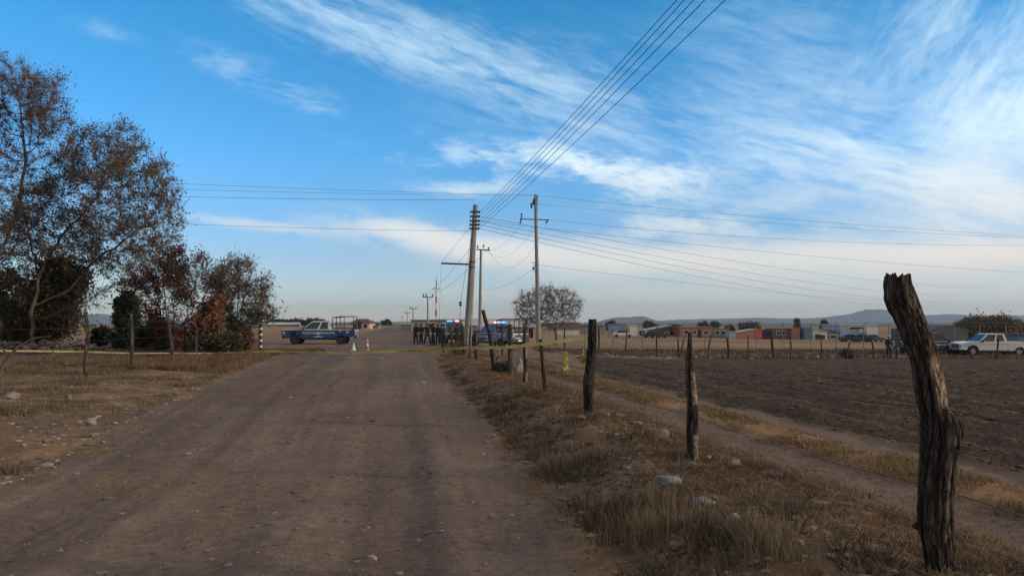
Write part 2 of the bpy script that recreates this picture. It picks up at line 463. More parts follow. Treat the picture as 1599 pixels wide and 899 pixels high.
# little disc closing the sheet right under the camera
o = np_mesh('ground', [(0, 0, float(H(0, 0)))]+[tuple(V[i]) for i in idx[0]], np.array([[0, i+2, i+1] for i in range(na-1)]).ravel(), 3, gm, attr=np.tile(CA[0], (na+1, 1)))
tag(o, kind='structure')
def zg(x, y):
    """surface height including the small relief (bilinear in the polar grid)"""
    x = np.asarray(x, float); y = np.asarray(y, float)
    a = np.degrees(np.arctan2(x, y)); r = np.hypot(x, y)
    ia = np.interp(a, ang, np.arange(na)); ir = np.interp(np.log(np.maximum(r, .26)), np.log(rad), np.arange(nr))
    i0 = np.clip(np.floor(ir).astype(int), 0, nr-2); j0 = np.clip(np.floor(ia).astype(int), 0, na-2)
    fi = ir-i0; fj = ia-j0
    return (Z[i0, j0]*(1-fi)+Z[i0+1, j0]*fi)*(1-fj)+(Z[i0, j0+1]*(1-fi)+Z[i0+1, j0+1]*fi)*fj
def gp(x, y, dz=0): return Vector((float(x), float(y), float(zg(x, y))+dz))

# ---------------------------------------------------------------- hills
def hills(name, prof, dist, thick, seed, col):
    """ridge with real depth; prof = [(px, py)] of its crest"""
    px = np.linspace(prof[0][0], prof[-1][0], 260); py = np.interp(px, [q[0] for q in prof], [q[1] for q in prof])
    py = py-(fbm(px*.05, px*0, 4, seed)-.5)*3.0*np.clip((504-py)/8, 0.1, 1)
    rows = [-1, -.7, -.45, -.25, -.1, 0, .15, .5, 1]; hs = [0, .12, .38, .72, .93, 1, .9, .5, 0]
    V = []
    for rr, hh in zip(rows, hs):
        D = dist+rr*thick
        x = (px-799.5)/F*D; hz = np.maximum((504-py)/F*dist+4, 1)
        jit = (fbm(px*.08, px*0+rr*7, 4, seed+3)-.5)
        z = -6+hh*(hz+6)*(1+jit*(.5 if 0 < hh < 1 else 0)); V.append(np.stack([x, np.full_like(x, D)+jit*thick*.25, z], -1))
    V = np.array(V); n = len(px); I = np.arange(V.shape[0]*n).reshape(-1, n)
    Q = np.stack([I[:-1, :-1], I[1:, :-1], I[1:, 1:], I[:-1, 1:]], -1)[:, :, ::-1]
    o = np_mesh(name, V.reshape(-1, 3), Q.ravel(), 4, col); tag(o, kind='structure'); return o
hm = mat('dry_hill', (.10, .11, .12), .95, nscale=.004, namt=.2)
hills('hills', [(930, 503), (952, 498), (975, 495), (1005, 494), (1018, 499), (1040, 503)], 6500, 700, 3, hm)
hills('hills', [(1000, 504), (1040, 500), (1110, 498), (1180, 496), (1250, 497.5), (1290, 495.5), (1325, 491), (1345, 485), (1362, 483), (1385, 485), (1400, 486), (1440, 492), (1475, 490), (1520, 493), (1560, 492), (1599, 494), (1700, 490), (1800, 497), (1900, 503)], 8500, 1200, 5, hm)
hills('hills', [(-400, 500), (-200, 494), (-60, 496), (40, 497), (120, 492), (150, 490), (185, 493), (230, 499), (330, 502), (500, 503), (640, 502), (760, 503.5)], 9000, 1000, 9, hm)
# ---------------------------------------------------------------- wooden posts
M = {}
M['bark'] = mat('weathered_wood', (.1, .08, .06), .9, nscale=14, namt=.28, bump=.012, bscale=30, stretch=(1, 1, .16), tint=True, spec=.2)
def cracks(m):
    T = NT(m.node_tree); p = T.n['Principled BSDF']; tc = T.new('ShaderNodeTexCoord'); mp = T.new('ShaderNodeMapping'); T.l.new(tc.outputs['Object'], mp.inputs[0]); mp.inputs['Scale'].default_value = (1, 1, .2)
    wv = T.new('ShaderNodeVectorMath', operation='ADD'); T.l.new(mp.outputs[0], wv.inputs[0])
    sc = T.new('ShaderNodeVectorMath', operation='SCALE'); T.l.new(T.noise(mp.outputs[0], 22, 3, .6, 0, 1), sc.inputs[0]); sc.inputs['Scale'].default_value = .035; T.l.new(sc.outputs[0], wv.inputs[1])
    vo = T.new('ShaderNodeTexVoronoi', feature='DISTANCE_TO_EDGE'); T.l.new(wv.outputs[0], vo.inputs['Vector']); vo.inputs['Scale'].default_value = 34
    k = T.ramp(vo.outputs['Distance'], [(.0, .30), (.10, .85), (.35, 1.12)])
    fine = T.ramp(T.noise(tc.outputs['Object'], 90, 5, .75), [(.3, .7), (.7, 1.35)])
    old = p.inputs['Base Color'].links[0].from_socket
    T.put(p.inputs['Base Color'], T.mix(1.0, T.mix(1.0, old, k, 'MULTIPLY'), fine, 'MULTIPLY'))
    b = T.new('ShaderNodeBump'); b.inputs['Strength'].default_value = 1.0; b.inputs['Distance'].default_value = .008
    T.put(b.inputs['Height'], T.sstep(vo.outputs['Distance'], 0.0, .22)); T.l.new(p.inputs['Normal'].links[0].from_socket, b.inputs['Normal']); T.l.new(b.outputs[0], p.inputs['Normal'])
cracks(M['bark'])
M['wire'] = mat('rusty_wire', (.10, .075, .06), .8, 0.3, namt=.1)
def post_mesh(name, pts, radii, nside=12, nseg=24, seed=1, rough=.12, cols=((.055, .045, .038), (.15, .125, .10)), patch=None, bulge=None, parent=None, closed_top=True, jag=.02):
    pts = np.array([tuple(p) for p in pts]); radii = np.array(radii, float)
    L = np.concatenate([[0], np.cumsum(np.linalg.norm(np.diff(pts, axis=0), axis=1))]); t = np.linspace(0, L[-1], nseg+1)
    P = np.stack([np.interp(t, L, pts[:, k]) for k in range(3)], -1); rr = np.interp(t, L, radii)
    ker = np.array([.25, .5, .25]); Q = P.copy(); Q[1:-1] = .25*P[:-2]+.5*P[1:-1]+.25*P[2:]; P = Q
    th = np.linspace(0, 2*math.pi, nside, endpoint=False)
    TH, TT = np.meshgrid(th, t); RR_ = np.interp(TT, t, rr); cx, sx = np.cos(TH), np.sin(TH)
    k = 1/max(radii.max(), .02)
    g1 = fbm(cx*1.1+seed*3.1, sx*1.1+TT*k*.25, 3, seed)-.5
    g2 = np.abs(fbm(cx*3.6+seed+np.sin(TT*k*.5)*.35, sx*3.6+TT*k*.33, 3, seed+5)-.5)*2
    g3 = fbm(cx*7+seed, sx*7+TT*k*1.1, 3, seed+9)-.5
    rad_ = RR_*(1+rough*2.2*g1-rough*.9*np.exp(-(g2*7)**2)+rough*1.1*g3)
    if bulge: rad_ = rad_*(1+bulge(TH, TT/t[-1]))
    tang = np.gradient(P, axis=0); tang /= np.linalg.norm(tang, axis=1)[:, None]
    ux = np.array([1., 0, 0])-tang*tang[:, :1]; ux /= np.linalg.norm(ux, axis=1)[:, None]; uy = np.cross(tang, ux)
    V = P[:, None, :]+(ux[:, None, :]*cx[..., None]+uy[:, None, :]*sx[..., None])*rad_[..., None]
    V[-1] += tang[-1]*(hash2(np.arange(nside)*1., np.zeros(nside), seed)[:, None]-.3)*jag
    col = mixc(np.array(cols[0]), np.array(cols[1]), ss(fbm(cx*3+seed, sx*3+TT*k*.35, 4, seed+2)+.35*g3, .36, .64))
    col = col*(1-.6*np.exp(-(g2*7)**2))[..., None]
    if patch is not None: col = mixc(col, np.array(patch[0]), patch[1](TH, TT/t[-1]))
    top = P[-1]+tang[-1]*.0; Vv = np.concatenate([V.reshape(-1, 3), [top]]); cv = np.concatenate([col.reshape(-1, 3), [np.array(cols[1])*.8]])
    n = nside; I = np.arange((nseg+1)*n).reshape(nseg+1, n); J = np.roll(I, -1, axis=1)
    Fq = np.stack([I[:-1], J[:-1], J[1:], I[1:]], -1).reshape(-1, 4)
    c_ = len(Vv)-1; cap = np.stack([I[-1], J[-1], np.full(n, c_), np.full(n, c_)], -1)
    me = bpy.data.meshes.new(name); me.from_pydata(Vv.tolist(), [], Fq.tolist()+[[a, b, d] for a, b, d, _ in cap.tolist()])
    me.materials.append(M['bark']); me.polygons.foreach_set('use_smooth', [True]*len(me.polygons))
    a = me.color_attributes.new('tint', 'FLOAT_COLOR', 'POINT'); AA = np.ones((len(Vv), 4), np.float32); AA[:, :3] = cv; a.data.foreach_set('color', AA.ravel())
    return link(name, me, parent)
def pxpost(poly, parent, Y=None, seed=1, **kw):
    """poly: [(px_centre, py, width_px)] from the base up; stands where its base is seen"""
    b = at(poly[0][0], poly[0][1]) if Y is None else gx(poly[0][0], Y)
    D = b.y; pts = []; rs = []
    for x, y, w in poly:
        p = atd(x, y, D); pts.append(p); rs.append(w/2/F*D)
    dz = float(zg(pts[0].x, pts[0].y))-pts[0].z
    pts.insert(0, pts[0]+Vector((0, 0, min(dz, 0)-.12))); rs.insert(0, rs[0])
    return post_mesh(kw.pop('name', 'fence_post'), pts, rs, seed=seed, parent=parent, **kw), pts

def strand(mb, pts, sag=.02, r=.0022, n=3, seg=8, barbs=0):
    for a, b in zip(pts[:-1], pts[1:]):
        a = Vector(a); b = Vector(b); q = []
        for i in range(seg+1):
            t = i/seg; p = a.lerp(b, t); p.z -= 4*sag*t*(1-t); q.append(p)
        mb.tube(q, r, n, cap=False)
        if barbs:
            L = (b-a).length; k = int(L/barbs)
            for i in range(k):
                t = (i+.5)/k; p = a.lerp(b, t); p.z -= 4*sag*t*(1-t)
                d = Vector((random.uniform(-1, 1), random.uniform(-1, 1), random.uniform(-1, 1))).normalized()*.013
                mb.tube([p-d, p+d], r*.8, 3, cap=False)

rf = empty('barbed_wire_fence', (0, 0, 0)); tag(rf, 'barbed wire fence of crooked weathered wooden posts along the right bank of the dirt road', 'fence')
# big leaning post near the camera
out = [(20+8, 76, 149), (50, 72, 153), (80, 71, 163), (120, 93, 180), (160, 112, 197), (200, 128, 213), (250, 150, 229), (300, 163, 243), (350, 171, 257), (400, 181, 262), (430, 184, 284), (460, 186, 292), (500, 188, 288), (550, 186, 281), (600, 182, 279), (650, 177, 276), (700, 174, 275), (750, 178, 272), (800, 189, 273), (850, 199, 276), (884, 205, 285)]
hero = [(1340+(l+r)/2/1.875, 420+y/1.875, (r-l)/1.875) for y, l, r in out][::-1]
def hero_patch(TH, t):
    zt = 1-t     # 0 at the top
    a = np.degrees((TH+math.pi+.5) % (2*math.pi)-math.pi)
    m = ss(a, -88, -70)*(1-ss(a, -18, 5))*ss(zt, .235, .30)*(1-ss(zt, .40, .455+.03*np.sin(TH*9)))
    m2 = ss(a, -62, -50)*(1-ss(a, -48, -36))*ss(zt, .44, .5)*(1-ss(zt, .8, .9))*.35
    return np.clip(m*.92+m2, 0, 1)
def hero_bulge(TH, t):
    zt = 1-t; a = (TH+math.pi+.5) % (2*math.pi)-math.pi
    k = .22*np.exp(-((a+.25)/.5)**2-((zt-.50)/.055)**2)
    k += .38*np.exp(-((np.abs(a)-math.pi)/.16)**2-((zt-.797)/.010)**2)
    k -= .16*np.exp(-((np.abs(a)-math.pi)/.5)**2-((zt-.045)/.016)**2)
    k -= .12*np.exp(-((a+.5)/.4)**2-((zt-.34)/.09)**2)
    return k
hp, hpts = pxpost(hero, rf, nside=84, nseg=230, seed=4, rough=.16, cols=((.038, .032, .029), (.125, .10, .082)), patch=((.42, .32, .22), hero_patch), bulge=hero_bulge, jag=.05)
hp['label'] = 'big crooked bark-covered post leaning left with a pale bare-wood patch'
rposts = [
    ([(1082, 720, 18), (1081, 690, 18), (1081, 640, 17), (1079, 600, 15), (1077, 560, 11), (1077, 520, 6)], 21, 'split grey wooden post with a narrow pointed top'),
    ([(920, 645, 14), (920, 620, 16), (919, 600, 19), (921, 575, 16), (924, 545, 14), (925.5, 499, 14)], 22, 'thick dark square-topped wooden post'),
    ([(852, 617, 8), (850, 590, 7), (847, 560, 6.5), (844, 530, 6)], 23, None),
    ([(820, 600, 8), (821, 575, 8), (820, 540, 7), (819, 506, 6)], 24, None),
    ([(798, 585, 9), (797, 550, 9), (796, 507, 9)], 25, None),
    ([(771, 578, 7), (769, 550, 8), (765, 520, 7), (758, 500, 6.5), (754, 484, 6)], 26, 'leaning dark post with a forked tip'),
    ([(744, 562, 6), (743, 540, 5.5), (742, 516, 5)], 27, None),
    ([(724, 556, 4.5), (723, 530, 4), (721, 508, 4)], 28, None),
    ([(708, 552, 4), (705, 530, 4), (702, 510, 3.5)], 29, None),
    ([(784, 556, 3.2), (785, 530, 3), (784, 507, 2.8)], 30, None),
    ([(733, 560, 3.6), (734, 530, 3.2), (735, 508, 3)], 31, None),
    ([(716, 555, 3.4), (714, 530, 3), (713, 511, 2.6)], 32, None),
    ([(692, 550, 3.2), (691, 532, 3), (693, 514, 2.6)], 33, None),
]
RP = []
for poly, sd, lab in rposts:
    near_ = poly[0][1] > 630
    o, pts = pxpost(poly, rf, seed=sd, nside=28 if near_ else 14, nseg=70 if near_ else 24, rough=.15 if near_ else .12, cols=((.032, .029, .030), (.10, .085, .075)) if sd == 22 else ((.045, .038, .034), (.15, .122, .10)) if sd != 25 else ((.10, .09, .085), (.2, .18, .16)),
                    patch=((.30, .24, .18), (lambda TH, t: ss(np.cos(TH+.5), .3, .6)*ss(vnoise(t*9, TH*0, 3), .4, .55)*(t < .72))) if sd in (21, 24) else None)
    if lab: o['label'] = lab
    RP.append(pts)
mbw = MB()
def along_post(pts, h):
    z0 = pts[1].z
    for a, b in zip(pts[1:-1], pts[2:]):
        if a.z <= z0+h <= b.z: return a.lerp(b, (z0+h-a.z)/(b.z-a.z))
    return pts[-1]
RP = sorted(RP, key=lambda q: q[1].y); allp = [hpts]+RP
first = [Vector((hpts[1].x+.163*3.0, hpts[1].y-3.0, hpts[1].z))]*1
for k, h in enumerate((.24, .47, .70, .92)):
    line = [Vector((3.55, -2.6, float(H(3.55, -2.6))+h))]+[along_post(p_, h) for p_ in allp]
    line = [q+Vector((-.0, -.0, 0)) for q in line]
    mb = MB(); strand(mb, line, sag=.03+.02*(k % 2), r=.0034, barbs=.18)
    o = mb.build('barbed_wire', M['wire'], rf)
# wire wraps round the big post
for h in (.47, .70, .92):
    mb = MB(); c0 = along_post(hpts, h)
    for q in range(2):
        mb.tube([c0+Vector((math.cos(a)*.068, math.sin(a)*.068, .012*q+.01*math.sin(a*2))) for a in np.linspace(0, 2*math.pi, 22)], .003, 4, cap=False)
    mb.build('wire_tie', M['wire'], rf)

# left fence
lf = empty('barbed_wire_fence', (0, 0, 0)); tag(lf, 'barbed wire fence of thin wooden posts on the left verge in front of the trees', 'fence')
lposts = [
    [(136, 592, 5.5), (133, 575, 6), (134, 550, 5.5), (138, 530, 5.5), (136, 505, 5), (133, 487, 5)],
    [(206, 577, 5), (206, 550, 5), (206, 520, 5), (205, 490, 4.5)],
    [(271, 564, 5.5), (268, 540, 5), (264, 512, 5), (261, 492, 4.5)],
    [(306, 560, 4.5), (306, 540, 4), (307, 515, 4)],
    [(341, 557, 4.5), (341, 530, 4.5), (342, 505, 4)],
    [(366, 549, 3.5), (366, 530, 3.5), (367, 512, 3)],
    [(388, 548, 3.5), (388, 530, 3.5), (389, 508, 3)],
]
LP = []
for i, poly in enumerate(lposts):
    o, pts = pxpost(poly, lf, seed=40+i, nside=12, nseg=24, cols=((.08, .065, .055), (.19, .155, .13))); LP.append(pts)
for h in (.35, .7, 1.05, 1.4):
    mb = MB()
    line = [Vector((LP[0][1].x+2.2, 10., float(H(LP[0][1].x+2.2, 10.))+h))]+[along_post(p_, h) for p_ in LP]
    line[0] = Vector((LP[0][1].x-2.6, 16., LP[0][1].z+h))
    strand(mb, line, sag=.04, r=.004); mb.build('barbed_wire', M['wire'], lf)
# gate post painted in bands, with its black pipe gate behind the bushes
mw = mat('white_paint', (.72, .70, .67), .6, namt=.1); mk = mat('black_paint', (.022, .022, .024), .5, namt=.1); mred = mat('red_paint', (.45, .05, .04), .5, namt=.1)
gpx = at(407, 546); gt = empty('striped_gate_post', gpx)
tag(gt, 'dark metal gate post with white bands standing at the end of the left fence', 'gate post')
hgt = (546-497)/F*gpx.y
mb = MB(); mb.tube([(0, 0, -.1), (0, 0, hgt)], .085, 10); mb.build('post', mk, gt)
for k in range(5): mb = MB(); mb.tube([(0, 0, .15+k*.36), (0, 0, .15+k*.36+.13)], .0885, 10); mb.build('band', mw, gt)
ga = empty('pipe_gate', gpx); tag(ga, 'black pipe gate between the bushes and the banded gate post', 'gate')
mb = MB(); w_ = -(407-378)/F*gpx.y
for z in (.25, .62, 1.0, 1.38, hgt-.12): mb.tube([(-.09, 0, z), (w_, .25, z)], .022, 6)
for t in (.03, .5, 1): mb.tube([(-.09+t*(w_+.09), .25*t, .2), (-.09+t*(w_+.09), .25*t, hgt-.1)], .024, 6)
mb.build('gate_leaf', mk, ga)

# rustic fence on the far side of the ploughed field
ff = empty('field_edge_fence', (0, 0, 0)); tag(ff, 'rustic stick and wire fence on the far edge of the ploughed field', 'fence')
fposts = [((882, 545), (882, 511), 4), ((934, 551), (935, 512), 5), ((976, 549), (979, 512), 3.5), ((1025, 550), (1027, 511), 3.5), ((1059, 551), (1058, 528), 3.5), ((1062, 551), (1070, 523), 3),
          ((1106, 551), (1111, 522), 4), ((1138, 554), (1135, 527), 6), ((1167, 554), (1168, 524), 3), ((1208, 555), (1205, 521), 6), ((1235, 554), (1234, 530), 4), ((1282, 555), (1282, 530), 3), ((1322, 556), (1328, 533), 4),
          ((1364, 556), (1361, 530), 4), ((1400, 557), (1398, 530), 4), ((1518, 557), (1514, 540), 4), ((1556, 556), (1559, 525), 4), ((1640, 557), (1641, 530), 4)]
FP = []
for i, (b, t, w) in enumerate(fposts):
    mid = ((b[0]+t[0])/2+(.9 if i % 3 else -1.1), (b[1]+t[1])/2, w)
    Yd = 57.0+.4*math.sin(i) if b[0] > 1000 else None
    o, pts = pxpost([(b[0], b[1], w*.7), (mid[0], mid[1], w*.68), (t[0], t[1], w*.55)], ff, Y=Yd,  seed=60+i, nside=7, nseg=8, cols=((.07, .06, .05), (.17, .14, .12)))
    FP.append(pts)
mb = MB()
for h in (.5, .9, 1.25):
    strand(mb, [along_post(p_, h) for p_ in FP], sag=.03, r=.006, seg=3)
mb.build('wire', M['wire'], ff)

# tall security fence beyond it
sf_ = empty('security_fence', (0, 0, 0)); tag(sf_, 'tall wire mesh security fence on steel posts beyond the ploughed field', 'fence')
mgal = mat('galvanised_steel', (.16, .165, .17), .5, .4)
prev = None; tops = []
spx = [842, 870, 913, 957, 1003, 1026, 1065, 1100, 1138, 1180, 1221, 1266, 1305, 1348, 1388, 1420, 1452, 1490, 1530, 1570, 1610, 1660]
for i, q in enumerate(spx):
    b = gx(q, 80.0); mb = MB(); top = 2.15+CAMZ-1.65-.45-b.z if False else CAMZ+.02-b.z
    mb.tube([b, b+Vector((0, 0, top-.3))], .045, 6); mb.tube([b+Vector((0, 0, top-.32)), b+Vector((.12, -.18, top+.05))], .03, 5)
    mb.build('post', mgal, sf_); tops.append(b+Vector((0, 0, top)))
mb = MB()
for dz, r_ in ((0, .016), (-.12, .012), (-.35, .022), (-.95, .008), (-1.5, .008)):
    strand(mb, [p_+Vector((0, 0, dz)) for p_ in tops], sag=.01, r=r_, seg=2)
mb.build('wire', mgal, sf_)
mb = MB()
for a, b in zip(tops[:-1], tops[1:]):
    k = int((b-a).length/.5)
    for i in range(k):
        p0 = a.lerp(b, i/k); p1 = a.lerp(b, (i+1)/k); hh = 1.9
        mb.tube([p0-Vector((0, 0, .35)), p1-Vector((0, 0, .35+hh))], .0035, 3, cap=False)
        mb.tube([p1-Vector((0, 0, .35)), p0-Vector((0, 0, .35+hh))], .0035, 3, cap=False)
mb.build('mesh_panel', mgal, sf_)

# ---------------------------------------------------------------- power poles and wires
M['conc'] = mat('pole_concrete', (.27, .255, .24), .9, nscale=3, namt=.16, bump=.004, bscale=60)
M['steel'] = mat('dark_steel', (.07, .07, .075), .6, .3)
M['porc'] = mat('brown_porcelain', (.05, .035, .03), .25)
def pole(name, base_px, top_px, r0, r1, lab, cat='utility pole', Y=None, sides=8, material=None):
    b = at(*base_px) if Y is None else gx(base_px[0], Y); t = atd(top_px[0], top_px[1], b.y)
    e = empty(name, b); tag(e, lab, cat)
    mb = MB(); mb.tube([Vector((0, 0, -.2))-(t-b)*.0, Vector((0, 0, 0)), t-b], [r0*1.0, r0, r1], sides, smooth=sides > 8); mb.build('shaft', material or M['conc'], e)
    return e, b, t
def insul(mb, c, r=.06, h=.22, ax=(0, 0, 1), n=3):
    c = Vector(c); ax = Vector(ax).normalized()
    for k in range(n):
        p = c+ax*(k*h/n); mb.tube([p, p+ax*h/n*.45, p+ax*h/n*.9], [r*.45, r, r*.5], 7)
P1, b1, t1 = pole('utility_pole', (729, 549), (742.5, 320), .235, .13, 'leaning octagonal concrete pole with a stack of spool insulators and a side arm')
ax1 = (t1-b1)
def on1(py): return (CAMZ+0-0 and atd(0, py, b1.y).z-b1.z)/ax1.z
spool = []
for k, py in enumerate((331, 338, 345, 351, 357)):
    f = on1(py); c_ = ax1*f; mbk = MB()
    mbk.box(c_+Vector((0, -.17, 0)), (.36, .05, .05)); mbk.box(c_+Vector((0, .17, 0)), (.36, .05, .05)); mbk.box(c_+Vector((.17, 0, 0)), (.05, .34, .05)); mbk.box(c_+Vector((-.17, 0, 0)), (.05, .34, .05))
    mbk.build('insulator_rack', M['steel'], P1)
    for s_ in (1, -1):
        mbi = MB(); insul(mbi, c_+Vector((s_*.24, 0, -.07)), .075 if s_ > 0 else .05, .15, n=2); mbi.build('insulator', M['porc'], P1)
    spool.append(b1+c_+Vector((.27, -.02, 0)))
fa = on1(413); arm_a = ax1*fa; arm_b = atd(689, 411, b1.y)-b1
mb = MB(); mb.tube([arm_a+Vector((.1, 0, 0)), arm_b], .05, 6); mb.build('cross_arm', M['steel'], P1)
for py in (409, 417): mb = MB(); mb.tube([ax1*on1(py)-Vector((0, 0, .03)), ax1*on1(py)+Vector((0, 0, .03))], .205, 8); mb.build('clamp_band', M['steel'], P1)
# stay wire of pole one
stay = empty('stay_wire', b1); tag(stay, 'thin stay wire with a black strain insulator hanging beside the leaning concrete pole', 'stay wire')
s0 = ax1*on1(372)+Vector((-.15, 0, 0)); s1 = atd(719, 474, b1.y-1)-b1; s2 = at(716, 540)-b1
mb = MB(); mb.tube([s0, s1, s2], .011, 4); mb.build('cable', M['steel'], stay)
mb = MB(); insul(mb, s1-Vector((0, 0, .13)), .10, .26, n=2); mb.build('strain_insulator', M['porc'], stay)
P3, b3, t3 = pole('utility_pole', (841, 547), (836, 304), .20, .115, 'straight round concrete pole with a cross arm in front of the bare tree', sides=14)
ax3 = t3-b3
def w3(px, py): return atd(px, py, b3.y)-b3
mb = MB(); mb.tube([w3(812, 342), w3(857, 343.5)], .045, 5); mb.build('cross_arm', M['steel'], P3)
mb = MB()
mb.tube([w3(833, 320), w3(834, 313), w3(838, 306)], [.10, .13, .09], 7); mb.tube([w3(829.5, 318), w3(830, 325)], [.07, .09], 6); mb.tube([w3(829, 318), w3(834, 318)], .05, 5)
mb.tube([w3(839, 305), w3(838.5, 330)], .05, 6); mb.build('cutout_bracket', M['porc'], P3)
for a_, b_ in (((814.5, 333), (814, 344)), ((814, 342), (812, 349)), ((856, 343), (852.5, 349))):
    mb = MB(); q0, q1 = w3(*a_), w3(*b_); d_ = (q1-q0); insul(mb, q0, .09, d_.length, d_, 3); mb.build('insulator', M['porc'], P3)
mb = MB(); mb.tube([w3(836, 412), w3(833, 418), w3(834, 424), w3(837, 422)], .03, 5); mb.ball(w3(833, 419), .11, 8, 6); mb.tube([w3(830, 410), w3(842, 411)], .03, 5); mb.build('splice_box', M['steel'], P3)
P2, b2, t2 = pole('utility_pole', (749, 538), (751, 389), .19, .11, 'round concrete pole with a short cross arm just right of the leaning pole', Y=78, sides=12)
def w2(px, py): return atd(px, py, b2.y)-b2
mb = MB(); mb.tube([w2(744, 389.5), w2(765, 390.5)], .06, 5); mb.build('cross_arm', M['steel'], P2)
for q in ((746, 388), (755, 387), (763, 391)): mb = MB(); insul(mb, w2(*q), .10, .35, n=2); mb.build('insulator', M['porc'], P2)
def small_pole(px, pyt, w, Y, lab):
    e, b, t = pole('utility_pole', (px, 530), (px, pyt), .16, .10, lab, Y=Y, sides=7)
    hw = w/2/F*Y; z = (t-b).z
    mb = MB(); mb.tube([(-hw, 0, z), (hw, 0, z)], .09, 4); mb.build('cross_arm', M['steel'], e)
    for s_ in (-.95, -.35, .95): mb = MB(); insul(mb, (s_*hw, 0, z+.03), .14, .5, n=2); mb.build('insulator', M['porc'], e)
    return b, t
sp1 = small_pole(668, 464, 15, 120, 'distant T-shaped power pole just left of the striped mast')
sp2 = small_pole(645, 482, 10, 185, 'distant T-shaped power pole second left of the striped mast')
sp3 = small_pole(636, 489, 7, 270, 'distant T-shaped power pole third left of the striped mast')
sp4 = small_pole(628, 495, 5, 420, 'farthest small power pole down the road')
sp5 = small_pole(604, 498, 4, 520, 'tiny distant power pole left of the vanishing road')
# red and white mast
e = empty('striped_mast', gx(681, 230)); tag(e, 'thin red and white banded antenna mast behind the long building', 'mast')
k = 230/F; z0 = e.location.z; zz = lambda py: CAMZ+(504-py)*k-z0
segs = [(512, 494, mw), (494, 483.5, mred), (483.5, 473, mw), (473, 463, mred), (463, 452, mw)]
for a_, b_, m_ in segs:
    mb = MB(); mb.tube([(0, 0, zz(a_) if a_ < 512 else -.1), (0, 0, zz(b_))], .26, 8); mb.build('mast_section', m_, e)
mb = MB(); mb.tube([(0, 0, zz(452)), (0, 0, zz(437))], .15, 6); mb.tube([(0, 0, zz(437)), (0, 0, zz(431))], .05, 5); mb.build('whip_antenna', M['steel'], e)
mb = MB(); mb.tube([(-.9, 0, zz(451)), (.9, 0, zz(451))], .07, 5); mb.tube([(0, -.8, zz(451)), (0, .8, zz(451))], .07, 5)
for s_ in (-.8, 0, .8): mb.box((s_, -.1, zz(451)), (.22, .2, .9))
mb.build('antenna_panel', mat('grey_panel', (.35, .37, .38), .5), e)

M['cable'] = mat('cable', (.07, .07, .075), .6, .2)
def wire(a, b, sag, lab, r=.013, grp=None, seg=28):
    r = r*.72
    mb = MB(); a = Vector(a); b = Vector(b); q = []
    for i in range(seg+1):
        t = i/seg; p_ = a.lerp(b, t); p_.z -= 4*sag*t*(1-t); q.append(p_)
    mb.tube(q, r, 4, cap=False); o = mb.build('overhead_wire', M['cable']); tag(o, lab, 'wire', grp)
    return o
g_a = 'wires running overhead from the leaning pole'
tops_px = (1043, 1054, 1068, 1084, 1114)
names_ = ('leftmost', 'second from left', 'middle', 'second from right', 'rightmost')
for k in range(5):
    s_ = spool[k]
    # crosses the upper frame edge at this pixel, at about 8.6 m height
    hgt_ = 8.9-.22*k; d_ = ray(tops_px[k], 0); kk = (hgt_-CAMZ)/d_[2]; mid = Vector((d_[0]*kk, d_[1]*kk, hgt_))
    endp = s_+(mid-s_)*1.55; sag = .25
    wire(s_, endp, sag, f'{names_[k]} of the five wires running up from the leaning concrete pole', r=.0125, grp=g_a)
g_b = 'long cross-country wires behind the poles'
T3 = t3
def wpx(px, py, Y): return atd(px, py, Y)
def ext(a, b, f): return a+(b-a)*f
top3 = wpx(836, 305, b3.y); top3b = wpx(830, 318, b3.y)
def span(a, b_px, Y, f, lab, sag=.35, r=.014, grp=g_b):
    q = wpx(b_px[0], b_px[1], Y); e_ = ext(Vector(a), q, f); e_.z += 0; wire(a, e_, sag, lab, r, grp)
span(top3, (285, 281), 48, 1.9, 'topmost wire going left from the round pole to beyond the big tree', .25)
span(wpx(836, 305, b3.y), (285, 289), 50, 1.9, 'second wire going left from the round pole to beyond the big tree', .3)
span(wpx(740, 312, b1.y), (285, 302), 46, 1.9, 'wire going left just under the top pair towards the big tree', .2)
span(wpx(740, 361, b1.y), (296, 345), 46, 1.9, 'low wire going left from the leaning pole across the pale cloud', .2)
span(top3, (1599, 361), 66, 1.4, 'topmost wire going right from the round pole', .5)
span(wpx(830, 318, b3.y-.6), (1599, 364), 65, 1.4, 'second wire going right from the round pole', .5)
span(wpx(857, 343, b3.y), (1599, 366), 62, 1.4, 'third wire going right from the cross arm of the round pole', 1.1)
for k, (sx, ex, ey) in enumerate(((0, 1500, 440), (1, 1450, 452), (2, 1430, 462), (3, 1400, 470))):
    span(spool[k+1 if k < 4 else 4], (ex, ey), 120, 1.25, f'{("uppermost", "second", "third", "lowest")[k]} of the four long wires drooping right from the leaning pole', 1.2, .018, 'wires drooping right from the leaning pole')
span(wpx(752, 345, b1.y), (1599, 420), 78, 1.3, 'single wire crossing right below the top bundle over the pale cloud', .5)
span(wpx(838, 413, b3.y), (1390, 465), 150, 1.3, 'thin wire going right from the splice box', .8, .02)
g_c = 'slack service wires between the poles'
wire(wpx(814, 349, b3.y), wpx(747, 389, b2.y), 1.0, 'slack wire from the left cutout to the second pole', .012, g_c)
wire(wpx(834, 355, b3.y), wpx(755, 388, b2.y), 1.6, 'slack wire from the mid shaft to the second pole', .012, g_c)
wire(wpx(853, 349, b3.y), wpx(763, 391, b2.y), 2.6, 'longest slack wire from the right cutout to the second pole', .012, g_c)
wire(wpx(833, 419, b3.y), wpx(751, 450, b2.y), .6, 'low slack wire from the splice box to the second pole', .012, g_c)
wire(b1+arm_b, b1+ax1*on1(345), .0, 'thin brace wire from the side arm tip up to the leaning pole', .010, g_c)
